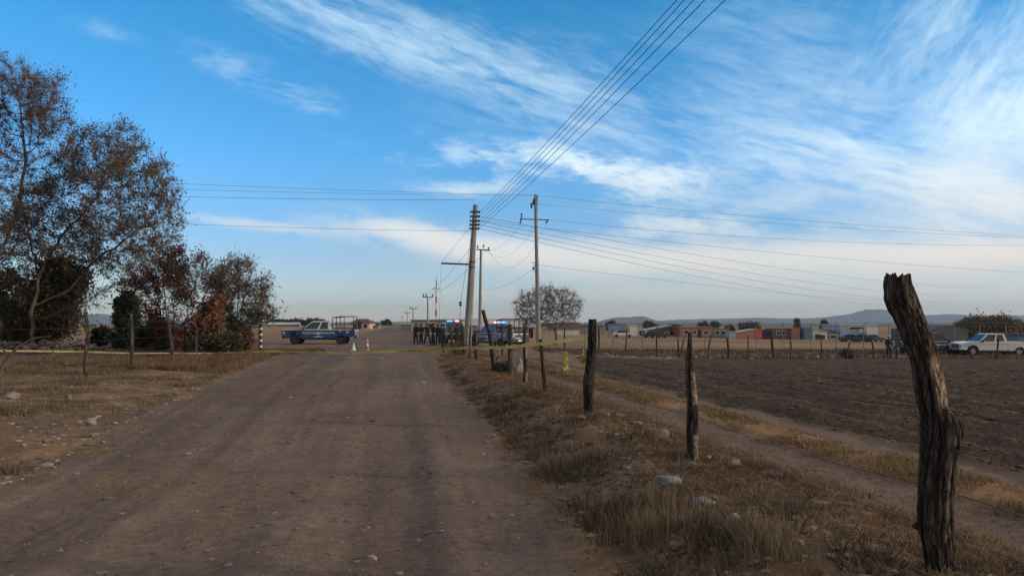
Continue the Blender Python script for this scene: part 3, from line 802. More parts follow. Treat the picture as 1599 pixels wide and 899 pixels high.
wire(b1+arm_b, at(684, 546), .0, 'thin stay wire hanging down from the side arm tip', .009, g_c)
for k, dz in enumerate((-.95, .95)):
    a_ = sp1[1]+Vector((dz*.75, 0, .3)); b_ = t2+Vector((dz, 0, .3)); wire(a_, b_, .6, f'{("left", "right")[k]} wire from the second pole down the road to the T-shaped pole', .02, g_c)

# ---------------------------------------------------------------- caution tape
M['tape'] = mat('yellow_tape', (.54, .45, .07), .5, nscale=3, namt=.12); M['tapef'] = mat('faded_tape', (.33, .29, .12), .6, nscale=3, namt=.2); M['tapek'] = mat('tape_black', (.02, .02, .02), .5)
def ribbon(mb, pts, w, th=.0012, tw=None):
    pts = [Vector(p_) for p_ in pts]; vs = []; n = len(pts)
    for i, p_ in enumerate(pts):
        d = (pts[min(i+1, n-1)]-pts[max(i-1, 0)]).normalized()
        up = Vector((0, 0, 1)); up = (up-d*up.dot(d)); up = up.normalized() if up.length > .05 else Vector((1, 0, 0))
        nn = d.cross(up).normalized()
        if tw: a = tw(i/(n-1)); up, nn = up*math.cos(a)+nn*math.sin(a), nn*math.cos(a)-up*math.sin(a)
        vs += [p_-up*w/2-nn*th, p_+up*w/2-nn*th, p_+up*w/2+nn*th, p_-up*w/2+nn*th]
    fs = []
    for i in range(n-1):
        for k in range(4): a, b = 4*i+k, 4*i+(k+1) % 4; fs.append((a, b, b+4, a+4))
    mb.add(vs, fs)
def tape(pix, lab, w=.09, marks=(), m_='tape'):
    """pix: (px, py, Y) support points; each becomes a place in the world"""
    P = [atd(a, b, Y) for a, b, Y in pix]; pts = []
    for a, b in zip(P[:-1], P[1:]):
        k = max(int((b-a).length/.25), 2)
        pts += [a.lerp(b, i/k) for i in range(k)]
    pts.append(P[-1])
    mb = MB(); ribbon(mb, pts, w, tw=lambda t: .35*math.sin(t*23)+.25*math.sin(t*57)); o = mb.build('caution_tape', M[m_]); tag(o, lab, 'tape')
    L = len(pts)
    mk_ = MB(); rr = random.Random(5)
    for t0, t1_ in marks:
        i = int(t0*L)
        while i < t1_*L-1:
            a, b = pts[i], pts[min(i+1, L-1)]; d = (b-a); tpos = 0
            while tpos < .8:
                q = a+d*tpos; wd = rr.uniform(.07, .13)
                mk_.box(q+d*wd, (d.length*wd*1.3, .007, w*rr.uniform(.42, .6)), Matrix.Rotation(math.atan2(d.y, d.x), 3, 'Z')); tpos += wd*2.6
            i += 1
    if marks: mk_.build('print', M['tapek'], o)
    return o
tape([(917, 527, 11.85), (880, 532, 13.2), (840, 537, 14.0), (790, 542, 15.0), (730, 543, 16.1), (660, 547, 17.3), (600, 549, 18.2), (550, 551, 19.8), (500, 550.5, 22), (430, 548, 25.3), (342, 551, 35.5)],
     'yellow caution tape stretched low across the dirt road from the dark post', .058, [(.12, .16), (.22, .25), (.33, .38), (.44, .47), (.63, .66), (.8, .84)])
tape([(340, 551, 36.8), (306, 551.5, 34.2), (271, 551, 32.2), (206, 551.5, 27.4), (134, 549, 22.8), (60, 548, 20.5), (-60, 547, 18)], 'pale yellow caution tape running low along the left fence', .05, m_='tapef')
def dangle(px, py0, py1, Y, lab, spread=1.0, sd=1):
    rr = random.Random(sd); mb = MB()
    for s_ in range(4):
        n = 9; pts = []
        x = px
        for i in range(n):
            t = i/(n-1); pts.append(atd(px+spread*rr.uniform(-3, 3)*(t)+math.sin(t*7+s_*2)*2.5*spread*t+(s_-1.5)*3*spread*max(0, t-.35), py0+(py1-py0)*t*(1-.2*s_*(.8 if s_ else 0)), Y+rr.uniform(-.06, .06)))
        ribbon(mb, pts, .03, tw=lambda t: t*9+s_)
    for s_ in range(3):
        c_ = atd(px+rr.uniform(-4, 5)*spread, py0+(py1-py0)*rr.uniform(.6, .85), Y); mb.tube([c_+Vector((rr.uniform(-.1, .1), 0, rr.uniform(-.05, .05))) for _ in range(4)], .007, 4)
    o = mb.build('caution_tape', M['tape']); tag(o, lab, 'tape')
dangle(884, 549, 584, 13.2, 'knotted bunch of yellow tape dangling from the fence wire left of the dark post', 1.3, 3)
dangle(911, 546, 572, 12.0, 'short yellow tape end hanging against the dark thick post', .7, 5)
# ---------------------------------------------------------------- trees
M['trunk'] = mat('tree_bark', (.12, .095, .078), .95, nscale=6, namt=.25, bump=.02, bscale=14)
M['twig'] = mat('tree_twig', (.16, .125, .108), .95, nscale=6, namt=.25)
def leafmat(name): return mat(name, (.1, .1, .05), .75, nscale=1.2, namt=.22, tint=True, transl=.4, spec=.2)
M['leaf'] = leafmat('leaf')
def grow(seeds, attr_pts, step, infl, kill, iters=140, seed=0, up=.0, jit=.25):
    """space colonisation: branches reach for the scattered points"""
    rg = np.random.default_rng(seed)
    nodes = [np.array(s[0], float) for s in seeds]; par = [s[1] for s in seeds]
    AP = np.array(attr_pts, float); alive = np.ones(len(AP), bool)
    bd = np.full(len(AP), 1e9); bi = np.zeros(len(AP), int)
    for i, n in enumerate(nodes):
        d = np.linalg.norm(AP-n, axis=1); m = d < bd; bd[m] = d[m]; bi[m] = i
    for it in range(iters):
        m = alive & (bd < infl)
        if not m.any(): break
        dirs = {}
        ids = np.unique(bi[m]); new = []
        for i in ids:
            s_ = AP[m & (bi == i)]-nodes[i]; s_ /= np.linalg.norm(s_, axis=1)[:, None]+1e-9
            d = s_.sum(0)+rg.normal(0, jit, 3)*math.sqrt(len(s_)); d[2] += up; d /= np.linalg.norm(d)+1e-9
            new.append((nodes[i]+d*step, i))
        cnt0 = len(nodes)
        for p_, i in new:
            nodes.append(p_); par.append(i); k = len(nodes)-1
            d = np.linalg.norm(AP-p_, axis=1); mm = d < bd; bd[mm] = d[mm]; bi[mm] = k
        alive &= bd > kill
        if len(nodes) > 9000: break
    return np.array(nodes), np.array(par)
def skel_mesh(nodes, par, rtip, expo, rmax, base_dir=None):
    n = len(nodes); r = np.zeros(n); cnt = np.bincount(par[par >= 0], minlength=n)
    acc = np.zeros(n)
    for i in range(n-1, -1, -1):
        r[i] = max(acc[i], rtip**expo)
        if par[i] >= 0: acc[par[i]] += r[i]
    r = np.minimum(r**(1/expo), rmax); return r
def tree(name, lab, cat, base, trunk_pts, attract, step, infl, kill, rtip, rmax, seed, leaves=None, expo=2.3, twigs=0, twl=.5, up=.0, group=None, split=.05, jit=.25, ns=5, twr=.006, droop=.1, matT=None):
    """trunk_pts: list of polylines (local); attract: (N,3) local points; leaves: dict(n, size, colors, spread)"""
    rg = np.random.default_rng(seed); base = Vector(base)
    e = empty(name, base); tag(e, lab, cat, group)
    seeds = []
    for pl in trunk_pts:
        pl = np.array(pl, float); L = np.concatenate([[0], np.cumsum(np.linalg.norm(np.diff(pl, axis=0), axis=1))]); k = max(int(L[-1]/step), 2)
        t = np.linspace(0, L[-1], k+1); P = np.stack([np.interp(t, L, pl[:, q]) for q in range(3)], -1)
        P[1:-1] += rg.normal(0, step*.12, P[1:-1].shape)
        st = len(seeds)
        for i, p_ in enumerate(P):
            if i == 0 and st:
                # join to the nearest earlier node
                d = [np.linalg.norm(np.array(s[0])-p_) for s in seeds]; j = int(np.argmin(d)); prev_ = j; continue
            seeds.append((p_, (-1 if i == 0 else (prev_ if st and i == 1 else len(seeds)-1))))
    nodes, par = grow(seeds, attract, step, infl, kill, seed=seed, up=up, jit=jit)
    r = skel_mesh(nodes, par, rtip, expo, rmax)
    n = len(nodes)
    # frames
    d = nodes-nodes[np.maximum(par, 0)]; d[par < 0] = (0, 0, 1); d /= np.linalg.norm(d, axis=1)[:, None]+1e-9
    ref = np.where(np.abs(d[:, 1:2]) < .9, np.array([[0, 1., 0]]), np.array([[1., 0, 0]]))
    u = np.cross(d, ref); u /= np.linalg.norm(u, axis=1)[:, None]; w = np.cross(d, u)
    def part(mask, ns, nm, m_, extra=None):
        ids = np.where(mask & (par >= 0))[0]
        if not len(ids): return None
        a = np.arange(ns)*2*math.pi/ns; ca, sa = np.cos(a), np.sin(a)
        def ring(k, rr, fr): return nodes[k][:, None, :]+(u[fr][:, None, :]*ca[None, :, None]+w[fr][:, None, :]*sa[None, :, None])*rr[:, None, None]
        pp = par[ids]; r1 = r[ids]; r0 = np.minimum(r[pp], r1*1.35)
        lo = ring(pp, r0, ids)-d[ids][:, None, :]*(r0*.3)[:, None, None]; hi = ring(ids, r1, ids)+d[ids][:, None, :]*(r1*.3)[:, None, None]
        V = np.concatenate([lo, hi], 1).reshape(-1, 3); b = (np.arange(len(ids))*2*ns)[:, None, None]
        k = np.arange(ns); q = np.stack([k, (k+1) % ns, (k+1) % ns+ns, k+ns], -1)[None]
        Q = (b+q).reshape(-1)
        if extra is not None: Q = np.concatenate([Q, extra[1]+len(V)]); V = np.concatenate([V, extra[0]])
        return np_mesh(nm, V, Q, 4, m_, e)
    ex = None
    small = np.where(r < max(rtip*3.0, .012))[0]
    tipsP = nodes[small]
    if twigs and len(small):
        k = rg.choice(small, twigs); p0 = nodes[k]; L = twl*rg.uniform(.4, 1.2, twigs)
        dr = d[k]*.8+rg.normal(0, .55, (twigs, 3)); dr /= np.linalg.norm(dr, axis=1)[:, None]
        mid = p0+dr*L[:, None]*.5+rg.normal(0, .04, (twigs, 3))*L[:, None]; end = p0+dr*L[:, None]; end[:, 2] += -droop*L
        sd = np.cross(dr, rg.normal(0, 1, (twigs, 3))); sd /= np.linalg.norm(sd, axis=1)[:, None]
        s3 = np.cross(dr, sd)
        V = []; Q = []
        # three-sided thin prisms from quads
        ringv = [sd, -.5*sd+.87*s3, -.5*sd-.87*s3]; st = []
        for c_, rr in ((p0, twr), (mid, twr*.75), (end, twr*.35)):
            for q in ringv: st.append(c_+q*rr)
        V = np.stack(st, 1).reshape(-1, 3); b = (np.arange(twigs)*9)[:, None, None]
        q = np.array([[0, 1, 4, 3], [1, 2, 5, 4], [2, 0, 3, 5], [3, 4, 7, 6], [4, 5, 8, 7], [5, 3, 6, 8]])[None]
        ex = (V, (b+q).reshape(-1)); tipsP = np.concatenate([mid, end])
    part(r >= split, 8, 'trunk', matT or M['trunk'])
    cr = part(r < split, ns, 'branches', M['twig'], ex)
    if leaves:
        nl = leaves['n']; src = tipsP if leaves.get('src') is None else leaves['src']
        k = rg.integers(0, len(src), nl)
        # clumping: some tips carry many leaves, some none
        cl = fbm(src[:, 0]*leaves.get('cf', .8)+seed, src[:, 2]*leaves.get('cf', .8)+src[:, 1]*.7, 3, seed)
        pr = np.clip((cl-leaves.get('lo', .35))*4, .03, 1.5); pr /= pr.sum(); k = rg.choice(len(src), nl, p=pr)
        p0 = src[k]+rg.normal(0, leaves['spread'], (nl, 3)); s = leaves['size']*rg.uniform(.5, 1.4, nl)
        a = rg.normal(0, 1, (nl, 3)); a /= np.linalg.norm(a, axis=1)[:, None]; b = np.cross(a, rg.normal(0, 1, (nl, 3))); b /= np.linalg.norm(b, axis=1)[:, None]
        a *= (s*leaves.get('asp', 1.5))[:, None]; b *= s[:, None]*.6
        V = np.stack([p0-a, p0-b*.9+a*.1, p0+a, p0+b*.9+a*.1], 1).reshape(-1, 3)
        cs = leaves['colors']; zt = fbm(p0[:, 0]*.7+seed, p0[:, 2]*.7, 2, seed+7)
        z_lo, z_hi = leaves.get('zr', (0, 1e9))
        w_ = np.clip(zt*1.6-.3+rg.normal(0, .22, nl), 0, .999)*len(cs)
        cc_ = np.array(cs)[w_.astype(int)]*rg.uniform(.6, 1.35, (nl, 1))*leaves.get('gain', 1.25)
        o = np_mesh('crown', V, np.arange(nl*4), 4, M['leaf'], e, smooth=False, attr=np.repeat(cc_, 4, 0))
    return e
def ell(rg, n, c, r, shell=.0, flat=None):
    v = rg.normal(0, 1, (n, 3)); v /= np.linalg.norm(v, axis=1)[:, None]
    q = rg.uniform(shell, 1, (n, 1))**(1/2.2); p_ = np.array(c)+v*q*np.array(r)
    return p_
def lp(base, px, py, dy=0.):
    p_ = atd(px, py, base.y+dy); return (p_.x-base.x, dy, p_.z-base.z)
rg = np.random.default_rng(11)
MAR = [(.13, .045, .036), (.17, .06, .042), (.10, .05, .045)]; RUST = [(.19, .075, .045), (.15, .06, .04)]; OLV = [(.055, .06, .025), (.085, .075, .03), (.11, .085, .035)]; BRN = [(.13, .085, .045), (.17, .10, .05)]
DKG = [(.055, .068, .042), (.08, .085, .048), (.12, .10, .055)]
def S(base, px): return px/F*base.y
# A: the big tree at the left edge
bA = gx(2, 41.0); s_ = 41/F
def blobs(base, lst, per=1.0, thick=.75):
    """lst: (px, py, rx px, ry px, n, dy)"""
    out_ = []
    for px, py, rx, ry, n, dy in lst:
        c_ = lp(base, px, py, dy); out_.append(ell(rg, int(n*per), c_, (rx/F*base.y, (rx+ry)/2*thick/F*base.y, ry/F*base.y), .15))
    return np.concatenate(out_)
att = blobs(bA, [(-90, 170, 120, 85, 500, 0), (10, 165, 85, 85, 420, 1), (60, 150, 45, 45, 150, -1), (-10, 300, 90, 80, 260, 0), (-140, 330, 110, 110, 300, 0), (75, 235, 60, 70, 200, 1), (-60, 90, 60, 30, 120, 0)])
tree('deciduous_tree', 'tallest half-bare tree with reddish twigs at the left edge', 'tree', bA,
     [[(0, 0, -.2), lp(bA, -4, 480, 0), lp(bA, -14, 400, 0), lp(bA, -20, 310, 0)], [lp(bA, -12, 420, 0), lp(bA, 28, 330, .5), lp(bA, 40, 250, 1)], [lp(bA, -10, 440, 0), lp(bA, -70, 340, 0)]],
     att, .42, 2.6, .62, .010, .32, 3, leaves=dict(n=10500, size=.052, colors=MAR[2:]+[(.12, .06, .055)]+MAR[:2]+OLV[1:2]+BRN[:1], spread=.16, cf=.9, lo=.40), twigs=32000, twl=.8, up=.02, droop=-.05)
# B: spreading tree arching right
bB = gx(52, 43.0)
att = blobs(bB, [(200, 300, 75, 85, 420, -1), (150, 250, 65, 60, 260, 0), (240, 350, 45, 70, 200, 0), (150, 380, 100, 60, 330, 1), (80, 350, 80, 80, 300, 0), (190, 215, 35, 30, 110, 0), (30, 400, 70, 70, 300, 1), (120, 460, 60, 25, 60, 1), (215, 430, 30, 40, 70, 0), (262, 300, 22, 40, 80, 0)])
tree('deciduous_tree', 'broad leafy brown and olive tree arching right over the rubble', 'tree', bB,
     [[(0, 0, -.2), lp(bB, 50, 490, 0), lp(bB, 62, 430, 0), lp(bB, 95, 370, 0), lp(bB, 150, 310, 0)], [lp(bB, 52, 480, 0), lp(bB, 110, 450, .4), lp(bB, 155, 400, .6), lp(bB, 200, 370, 0)], [lp(bB, 60, 430, 0), lp(bB, 40, 350, 1)], [lp(bB, 56, 500, 0), lp(bB, 120, 478, .5), lp(bB, 170, 450, 1)]],
     att, .40, 2.4, .58, .010, .30, 5, leaves=dict(n=24000, size=.06, colors=[(.17, .10, .07), (.21, .14, .075), (.15, .13, .06), (.20, .155, .08), (.25, .16, .085), (.13, .12, .06)], spread=.18, cf=.8, lo=.31), twigs=26000, twl=.65)
# dark evergreen masses low in the trees
def bush(name, lab, cat, px, Y, lst, n, cols, seed, size=.10, trunk_h=.4, spread=.16, n_tw=2500, group=None, lo=.3, step=.3, twl=.4, asp=1.5):
    b = gx(px, Y); att = blobs(b, lst)
    top = lp(b, px, 504-trunk_h/Y*F+0, 0)
    tps = [[(0, 0, -.15), (0.05, 0, trunk_h)], [(0.05, 0, trunk_h*.5), (-.5, .2, trunk_h*1.6)], [(0.05, 0, trunk_h*.5), (.55, -.2, trunk_h*1.6)]]
    return tree(name, lab, cat, b, tps, att, step, 4.5, .5, .010, .14, seed, leaves=dict(n=n, size=size, colors=cols, spread=spread, cf=1.0, lo=lo, asp=asp), twigs=n_tw, twl=twl, split=.035, group=group)
bush('evergreen_tree', 'dark evergreen tree in front of the big trees above the rubble', 'tree', 92, 44.5, [(95, 440, 34, 40, 160, 0), (80, 490, 45, 35, 160, 0), (105, 500, 30, 25, 100, 0), (60, 470, 30, 40, 90, 0)], 12000, DKG, 21, .10, 1.0, .26)
bush('evergreen_tree', 'very dark evergreen bush at the left edge behind the rubble', 'tree', 12, 45, [(15, 470, 40, 45, 150, 0), (30, 505, 50, 25, 120, 0), (-30, 480, 50, 50, 120, 0)], 10000, DKG+[(.12, .095, .055)], 22, .10, .8, .26)
bush('conifer_shrub', 'dark green conical shrub right of the rubble', 'shrub', 196, 42.5, [(196, 530, 24, 18, 90, 0), (197, 503, 20, 24, 90, 0), (200, 478, 14, 18, 60, 0), (203, 462, 8, 12, 25, 0)], 9000, [(.03, .048, .036), (.04, .06, .044), (.08, .09, .045)], 23, .09, .4, .12)
bush('evergreen_shrub', 'low dark green shrub behind the second left fence post', 'shrub', 160, 46, [(158, 522, 15, 12, 60, 0)], 4000, [(.018, .03, .024), (.03, .042, .03)], 24, .09, .3, .12, 700)
bush('evergreen_shrub', 'dark dense shrub under the maroon tree', 'shrub', 236, 41, [(235, 528, 26, 20, 110, 0), (262, 535, 16, 14, 60, 0)], 11000, [(.035, .048, .04), (.05, .055, .045), (.07, .05, .045)], 25, .09, .3, .14)
bush('dry_bush', 'straw brown low bush at the top of the rubble', 'shrub', 60, 45.5, [(60, 520, 40, 14, 90, 0), (20, 525, 30, 10, 50, 0)], 6000, [(.14, .10, .055), (.10, .08, .04)], 26, .09, .3, .15, 2500, lo=.4)
# D: maroon multi-stem tree
def stems(b, px0, tips, ys=545):
    return [[(0, 0, -.15), lp(b, px0, 530, 0), lp(b, *tips[0], 0)]]+[[lp(b, px0, 532, 0), lp(b, (px0*1.0+t[0])/2+(4 if t[0] > px0 else -4), (530+t[1])/2+6, .3*(-1)**i), lp(b, t[0], t[1], .5*(-1)**i)] for i, t in enumerate(tips[1:])]
bD = gx(272, 38.5)
att = blobs(bD, [(272, 455, 42, 48, 240, 0), (228, 430, 26, 36, 130, 0), (312, 428, 30, 32, 150, 0), (268, 410, 30, 20, 80, 0), (285, 500, 45, 30, 170, 0), (345, 445, 30, 24, 130, 0), (235, 470, 22, 22, 60, 0)])
tree('maroon_tree', 'multi-stemmed tree with dark maroon leaves behind the leaning left fence post', 'tree', bD, stems(bD, 272, [(272, 470), (240, 440), (305, 440), (255, 430), (290, 500), (325, 450)]), att, .28, 2.0, .42, .009, .13, 31,
     leaves=dict(n=9000, size=.055, colors=[(.085, .032, .04), (.10, .035, .04), (.15, .05, .045), (.19, .075, .055), (.08, .065, .035)], spread=.12, cf=1.1, lo=.42), twigs=4500, twl=.5, split=.03, up=.05, droop=-.1)
# rust coloured bushes
bush('rust_leaved_bush', 'rust red leaved bush between the maroon tree and the fence posts', 'bush', 320, 38, [(318, 500, 24, 24, 100, 0), (300, 520, 20, 14, 60, 0), (335, 480, 16, 16, 60, 0)], 7500, [(.28, .12, .08), (.34, .15, .10), (.18, .08, .055), (.24, .13, .08)], 27, .075, .5, .12, 3000, lo=.42)
bush('rust_leaved_bush', 'small rust red bush just left of the pipe gate', 'bush', 378, 41, [(378, 518, 15, 14, 70, 0), (372, 535, 14, 8, 40, 0)], 3200, [(.34, .15, .10), (.25, .11, .075), (.16, .10, .07)], 28, .07, .4, .10, 1500, lo=.4)
bush('dry_bush', 'dark low undergrowth bush below the grey-green tree', 'bush', 330, 37, [(325, 542, 28, 11, 80, 0), (355, 535, 22, 14, 70, 0)], 7000, [(.08, .075, .05), (.12, .095, .06), (.06, .06, .045)], 29, .08, .3, .12, 3000)
# E: willowy grey-green tree leaning in the wind
bE = gx(358, 39.5)
att = blobs(bE, [(385, 460, 35, 42, 260, 0), (355, 440, 30, 30, 150, 0), (400, 490, 28, 20, 110, 0), (365, 490, 28, 24, 110, 0), (372, 418, 22, 14, 60, 0)])
tree('willowy_tree', 'sparse wispy grey-green tree right of the maroon tree', 'tree', bE, stems(bE, 358, [(362, 470), (385, 450), (345, 450), (395, 480), (375, 430)]), att, .28, 2.0, .42, .008, .11, 33,
     leaves=dict(n=3600, size=.05, colors=[(.13, .145, .10), (.16, .165, .12), (.10, .11, .08), (.18, .12, .085)], spread=.10, cf=1.2, lo=.40, asp=2.4), twigs=5000, twl=.6, split=.03, up=.05, droop=-.15)
# G: bare wide tree behind the round pole
bG = gx(868, 95.0)
att = blobs(bG, [(853, 482, 55, 34, 800, 0), (830, 480, 30, 26, 260, 0), (885, 478, 26, 28, 260, 0), (855, 462, 42, 17, 260, 0), (855, 500, 45, 12, 140, 0)], 1.0, .8)
tree('bare_tree', 'wide leafless round-crowned tree behind the round concrete pole', 'tree', bG,
     [[(0, 0, -.2), lp(bG, 868, 515, 0), lp(bG, 862, 490, 0)], [lp(bG, 868, 517, 0), lp(bG, 850, 500, 1), lp(bG, 835, 487, 1)], [lp(bG, 868, 516, 0), lp(bG, 885, 492, -1)], [lp(bG, 866, 514, 0), lp(bG, 872, 480, 1)]],
     att, .42, 3.2, .55, .013, .34, 41, leaves=dict(n=1200, size=.08, colors=[(.085, .06, .05), (.11, .075, .055)], spread=.12, cf=.8, lo=.3), twigs=6500, twl=.85, up=.04, twr=.011, droop=-.1, split=.09)
# right side rounded tree mass
bH = gx(1545, 130)
att = blobs(bH, [(1523, 512, 26, 12, 150, 0), (1560, 512, 30, 12, 170, 0), (1592, 515, 14, 8, 60, 0), (1545, 519, 50, 8, 160, 0)])
tree('olive_grove_tree', 'broad rounded olive brown tree mass behind the white pickup', 'tree', bH, [[(0, 0, -.1), (0, 0, .9)], [(0, 0, .4), (-2, 0, 1.5)], [(0, 0, .4), (2.2, 0, 1.4)]], att, .6, 6, .8, .02, .25, 43,
     leaves=dict(n=34000, size=.15, colors=[(.14, .115, .07), (.17, .14, .085), (.11, .095, .06)], spread=.5, cf=.5, lo=.25), twigs=5000, twl=.7, split=.08, twr=.02)
def far_tree(px, py, w, h, Y, cols, seed, lab, n=2600, cat='tree', size=.24, name='distant_tree'):
    b = gx(px, Y); k = Y/F; z0 = CAMZ-b.z
    topz = (504-(py-h/2))*k+z0-.1*h*k; cz = topz*.58; att = np.concatenate([ell(rg, 40, (rg.uniform(-.45, .45)*w*k, 0, topz*rg.uniform(.45, .6)), (w*.42*k, w*.35*k, topz*.42), .1) for _ in range(3)])
    tree(name, lab, cat, b, [[(0, 0, -.1), (0, 0, .5)]], att, k*2.0, k*60, k*2.2, .03, .25, seed, leaves=dict(n=n, size=size*Y/250, colors=cols, spread=k*1.2, cf=.3, lo=.25), twigs=300, twl=.8, split=.1, twr=.03, group='distant trees')
FG = [(.075, .085, .065), (.105, .11, .08)]
for i, (px, py, w, h, Y, lab) in enumerate([
    (1168, 507, 24, 13, 240, 'distant dark green tree above the sloping brick shed'), (1141, 510, 12, 8, 240, 'small distant tree left of the sloping brick shed'), (1095, 504, 16, 9, 260, 'distant tree above the long brick house'), (1117, 506, 12, 7, 270, 'distant tree just right of the long brick house'),
    (1053, 513, 16, 18, 215, 'brown distant tree beside the long brick house'), (1013, 506, 18, 8, 250, 'low distant tree behind the shed with the pale roof'), (493, 500, 26, 8, 330, 'distant tree right above the hood of the left pickup'),
    (470, 501, 24, 7, 340, 'second distant tree left of the left pickup'), (447, 502, 26, 5, 340, 'third distant tree left of the left pickup'), (428, 501, 20, 6, 340, 'leftmost distant tree in the low tree line'), (583, 507, 12, 6, 240, 'small round tree right of the yellow house'),
    (1243, 502, 5, 12, 260, 'slim distant cypress above the brown brick store'), (1288, 505, 7, 14, 250, 'slim distant dark tree beside the blue shed'), (1588, 505, 14, 10, 160, 'small dark distant tree at the right edge'), (602, 503, 10, 5, 500, 'tiny far tree beside the end of the road'), (952, 507, 10, 11, 225, 'pale brown distant tree by the silo building')]):
    far_tree(px, py, w, h, Y, FG if i not in (4, 15) else [(.09, .06, .045), (.07, .055, .045)], 70+i, lab)
o = None
# ---------------------------------------------------------------- vehicles
M['tyre'] = mat('tyre_rubber', (.02, .02, .02), .85, namt=.1)
M['rim'] = mat('rim_alloy', (.45, .45, .46), .35, .8, namt=.05)
M['rimd'] = mat('rim_dark', (.10, .10, .11), .45, .6, namt=.05)
M['glass'] = mat('tinted_glass', (.02, .03, .04), .06, 0, namt=0, spec=.8)
M['blue'] = mat('police_blue_paint', (.020, .062, .20), .28, 0, nscale=3, namt=.06, coat=.6)
M['white'] = mat('white_car_paint', (.62, .61, .58), .35, 0, nscale=2, namt=.05, coat=.5)
M['navy'] = mat('dark_navy_paint', (.012, .02, .05), .3, 0, nscale=3, namt=.06, coat=.6)
M['plastic'] = mat('black_plastic', (.025, .025, .027), .6, namt=.08)
M['chrome'] = mat('chrome', (.55, .56, .58), .2, .9, namt=.03)
M['lamp_clear'] = mat('headlight_glass', (.6, .63, .66), .12, namt=.03)
M['lamp_red'] = mat('taillight_glass', (.28, .015, .015), .25, namt=.03)
M['whitemark'] = mat('white_vinyl', (.70, .72, .74), .45, namt=.04)
M['lit_blue'] = mat('lit_blue_lamp', (.05, .25, .8), .3, emit=(.08, .45, 1.0), estr=2.0, namt=0)
M['lit_red'] = mat('lit_red_lamp', (.8, .05, .05), .3, emit=(1.0, .10, .10), estr=2.0, namt=0)
M['lit_white'] = mat('lit_white_lamp', (.9, .8, .8), .3, emit=(1.0, .75, .72), estr=3.2, namt=0)
M['lens_blue'] = mat('blue_lens', (.02, .06, .30), .2, namt=0); M['lens_red'] = mat('red_lens', (.30, .02, .02), .2, namt=0)
TXT = {}
def text(s, size, name, m, parent, Mx, ext=.004, sx=1.0):
    key = (s, size, sx)
    if key not in TXT:
        cu = bpy.data.curves.new('t', 'FONT'); cu.body = s; cu.size = size; cu.extrude = ext; cu.align_x = 'CENTER'; cu.align_y = 'CENTER'; cu.resolution_u = 2; cu.offset = size*.012
        to = bpy.data.objects.new('t', cu); COL.objects.link(to); bpy.context.view_layer.update()
        me = bpy.data.meshes.new_from_object(to.evaluated_get(bpy.context.evaluated_depsgraph_get())); bpy.data.objects.remove(to); TXT[key] = me
        me.transform(Matrix.Diagonal((sx, 1, 1, 1)))
    me = TXT[key].copy(); me.materials.clear(); me.materials.append(m); me.transform(Mx); return link(name, me, parent)
def wheel(parent, x, y, r, rim):
    e = empty('wheel', (x, y, r)); e.parent = parent; s_ = 1 if y > 0 else -1; w = .25
    mb = MB(); pr = [(r*.62, w/2), (r*.92, w/2), (r, w/2-.04), (r, -w/2+.04), (r*.92, -w/2), (r*.62, -w/2)]; n = 28; vs = []; fs = []
    for k in range(n):
        a = 2*math.pi*k/n
        for rr, yy in pr: vs.append((math.cos(a)*rr, yy, math.sin(a)*rr))
    m_ = len(pr)
    for k in range(n):
        for i in range(m_): a, b = k*m_+i, k*m_+(i+1) % m_; c_, d = ((k+1) % n)*m_+(i+1) % m_, ((k+1) % n)*m_+i; fs.append((a, b, c_, d))
    mb.add(vs, fs, True); mb.build('tyre', M['tyre'], e)
    mb = MB(); mb.tube([(0, -w/2+.02, 0), (0, w/2-.07 if s_ > 0 else w/2-.02, 0)] if s_ > 0 else [(0, w/2-.02, 0), (0, -w/2+.07, 0)], r*.6, 20)
    for k in range(6):
        a = 2*math.pi*k/6; mb.box((math.cos(a)*r*.34, s_*(w/2-.05), math.sin(a)*r*.34), (r*.56, .04, r*.15), Matrix.Rotation(-a, 3, 'Y'))
    mb.tube([(0, s_*(w/2-.08), 0), (0, s_*(w/2-.015), 0)], r*.15, 10); mb.build('rim', rim, e)
    return e
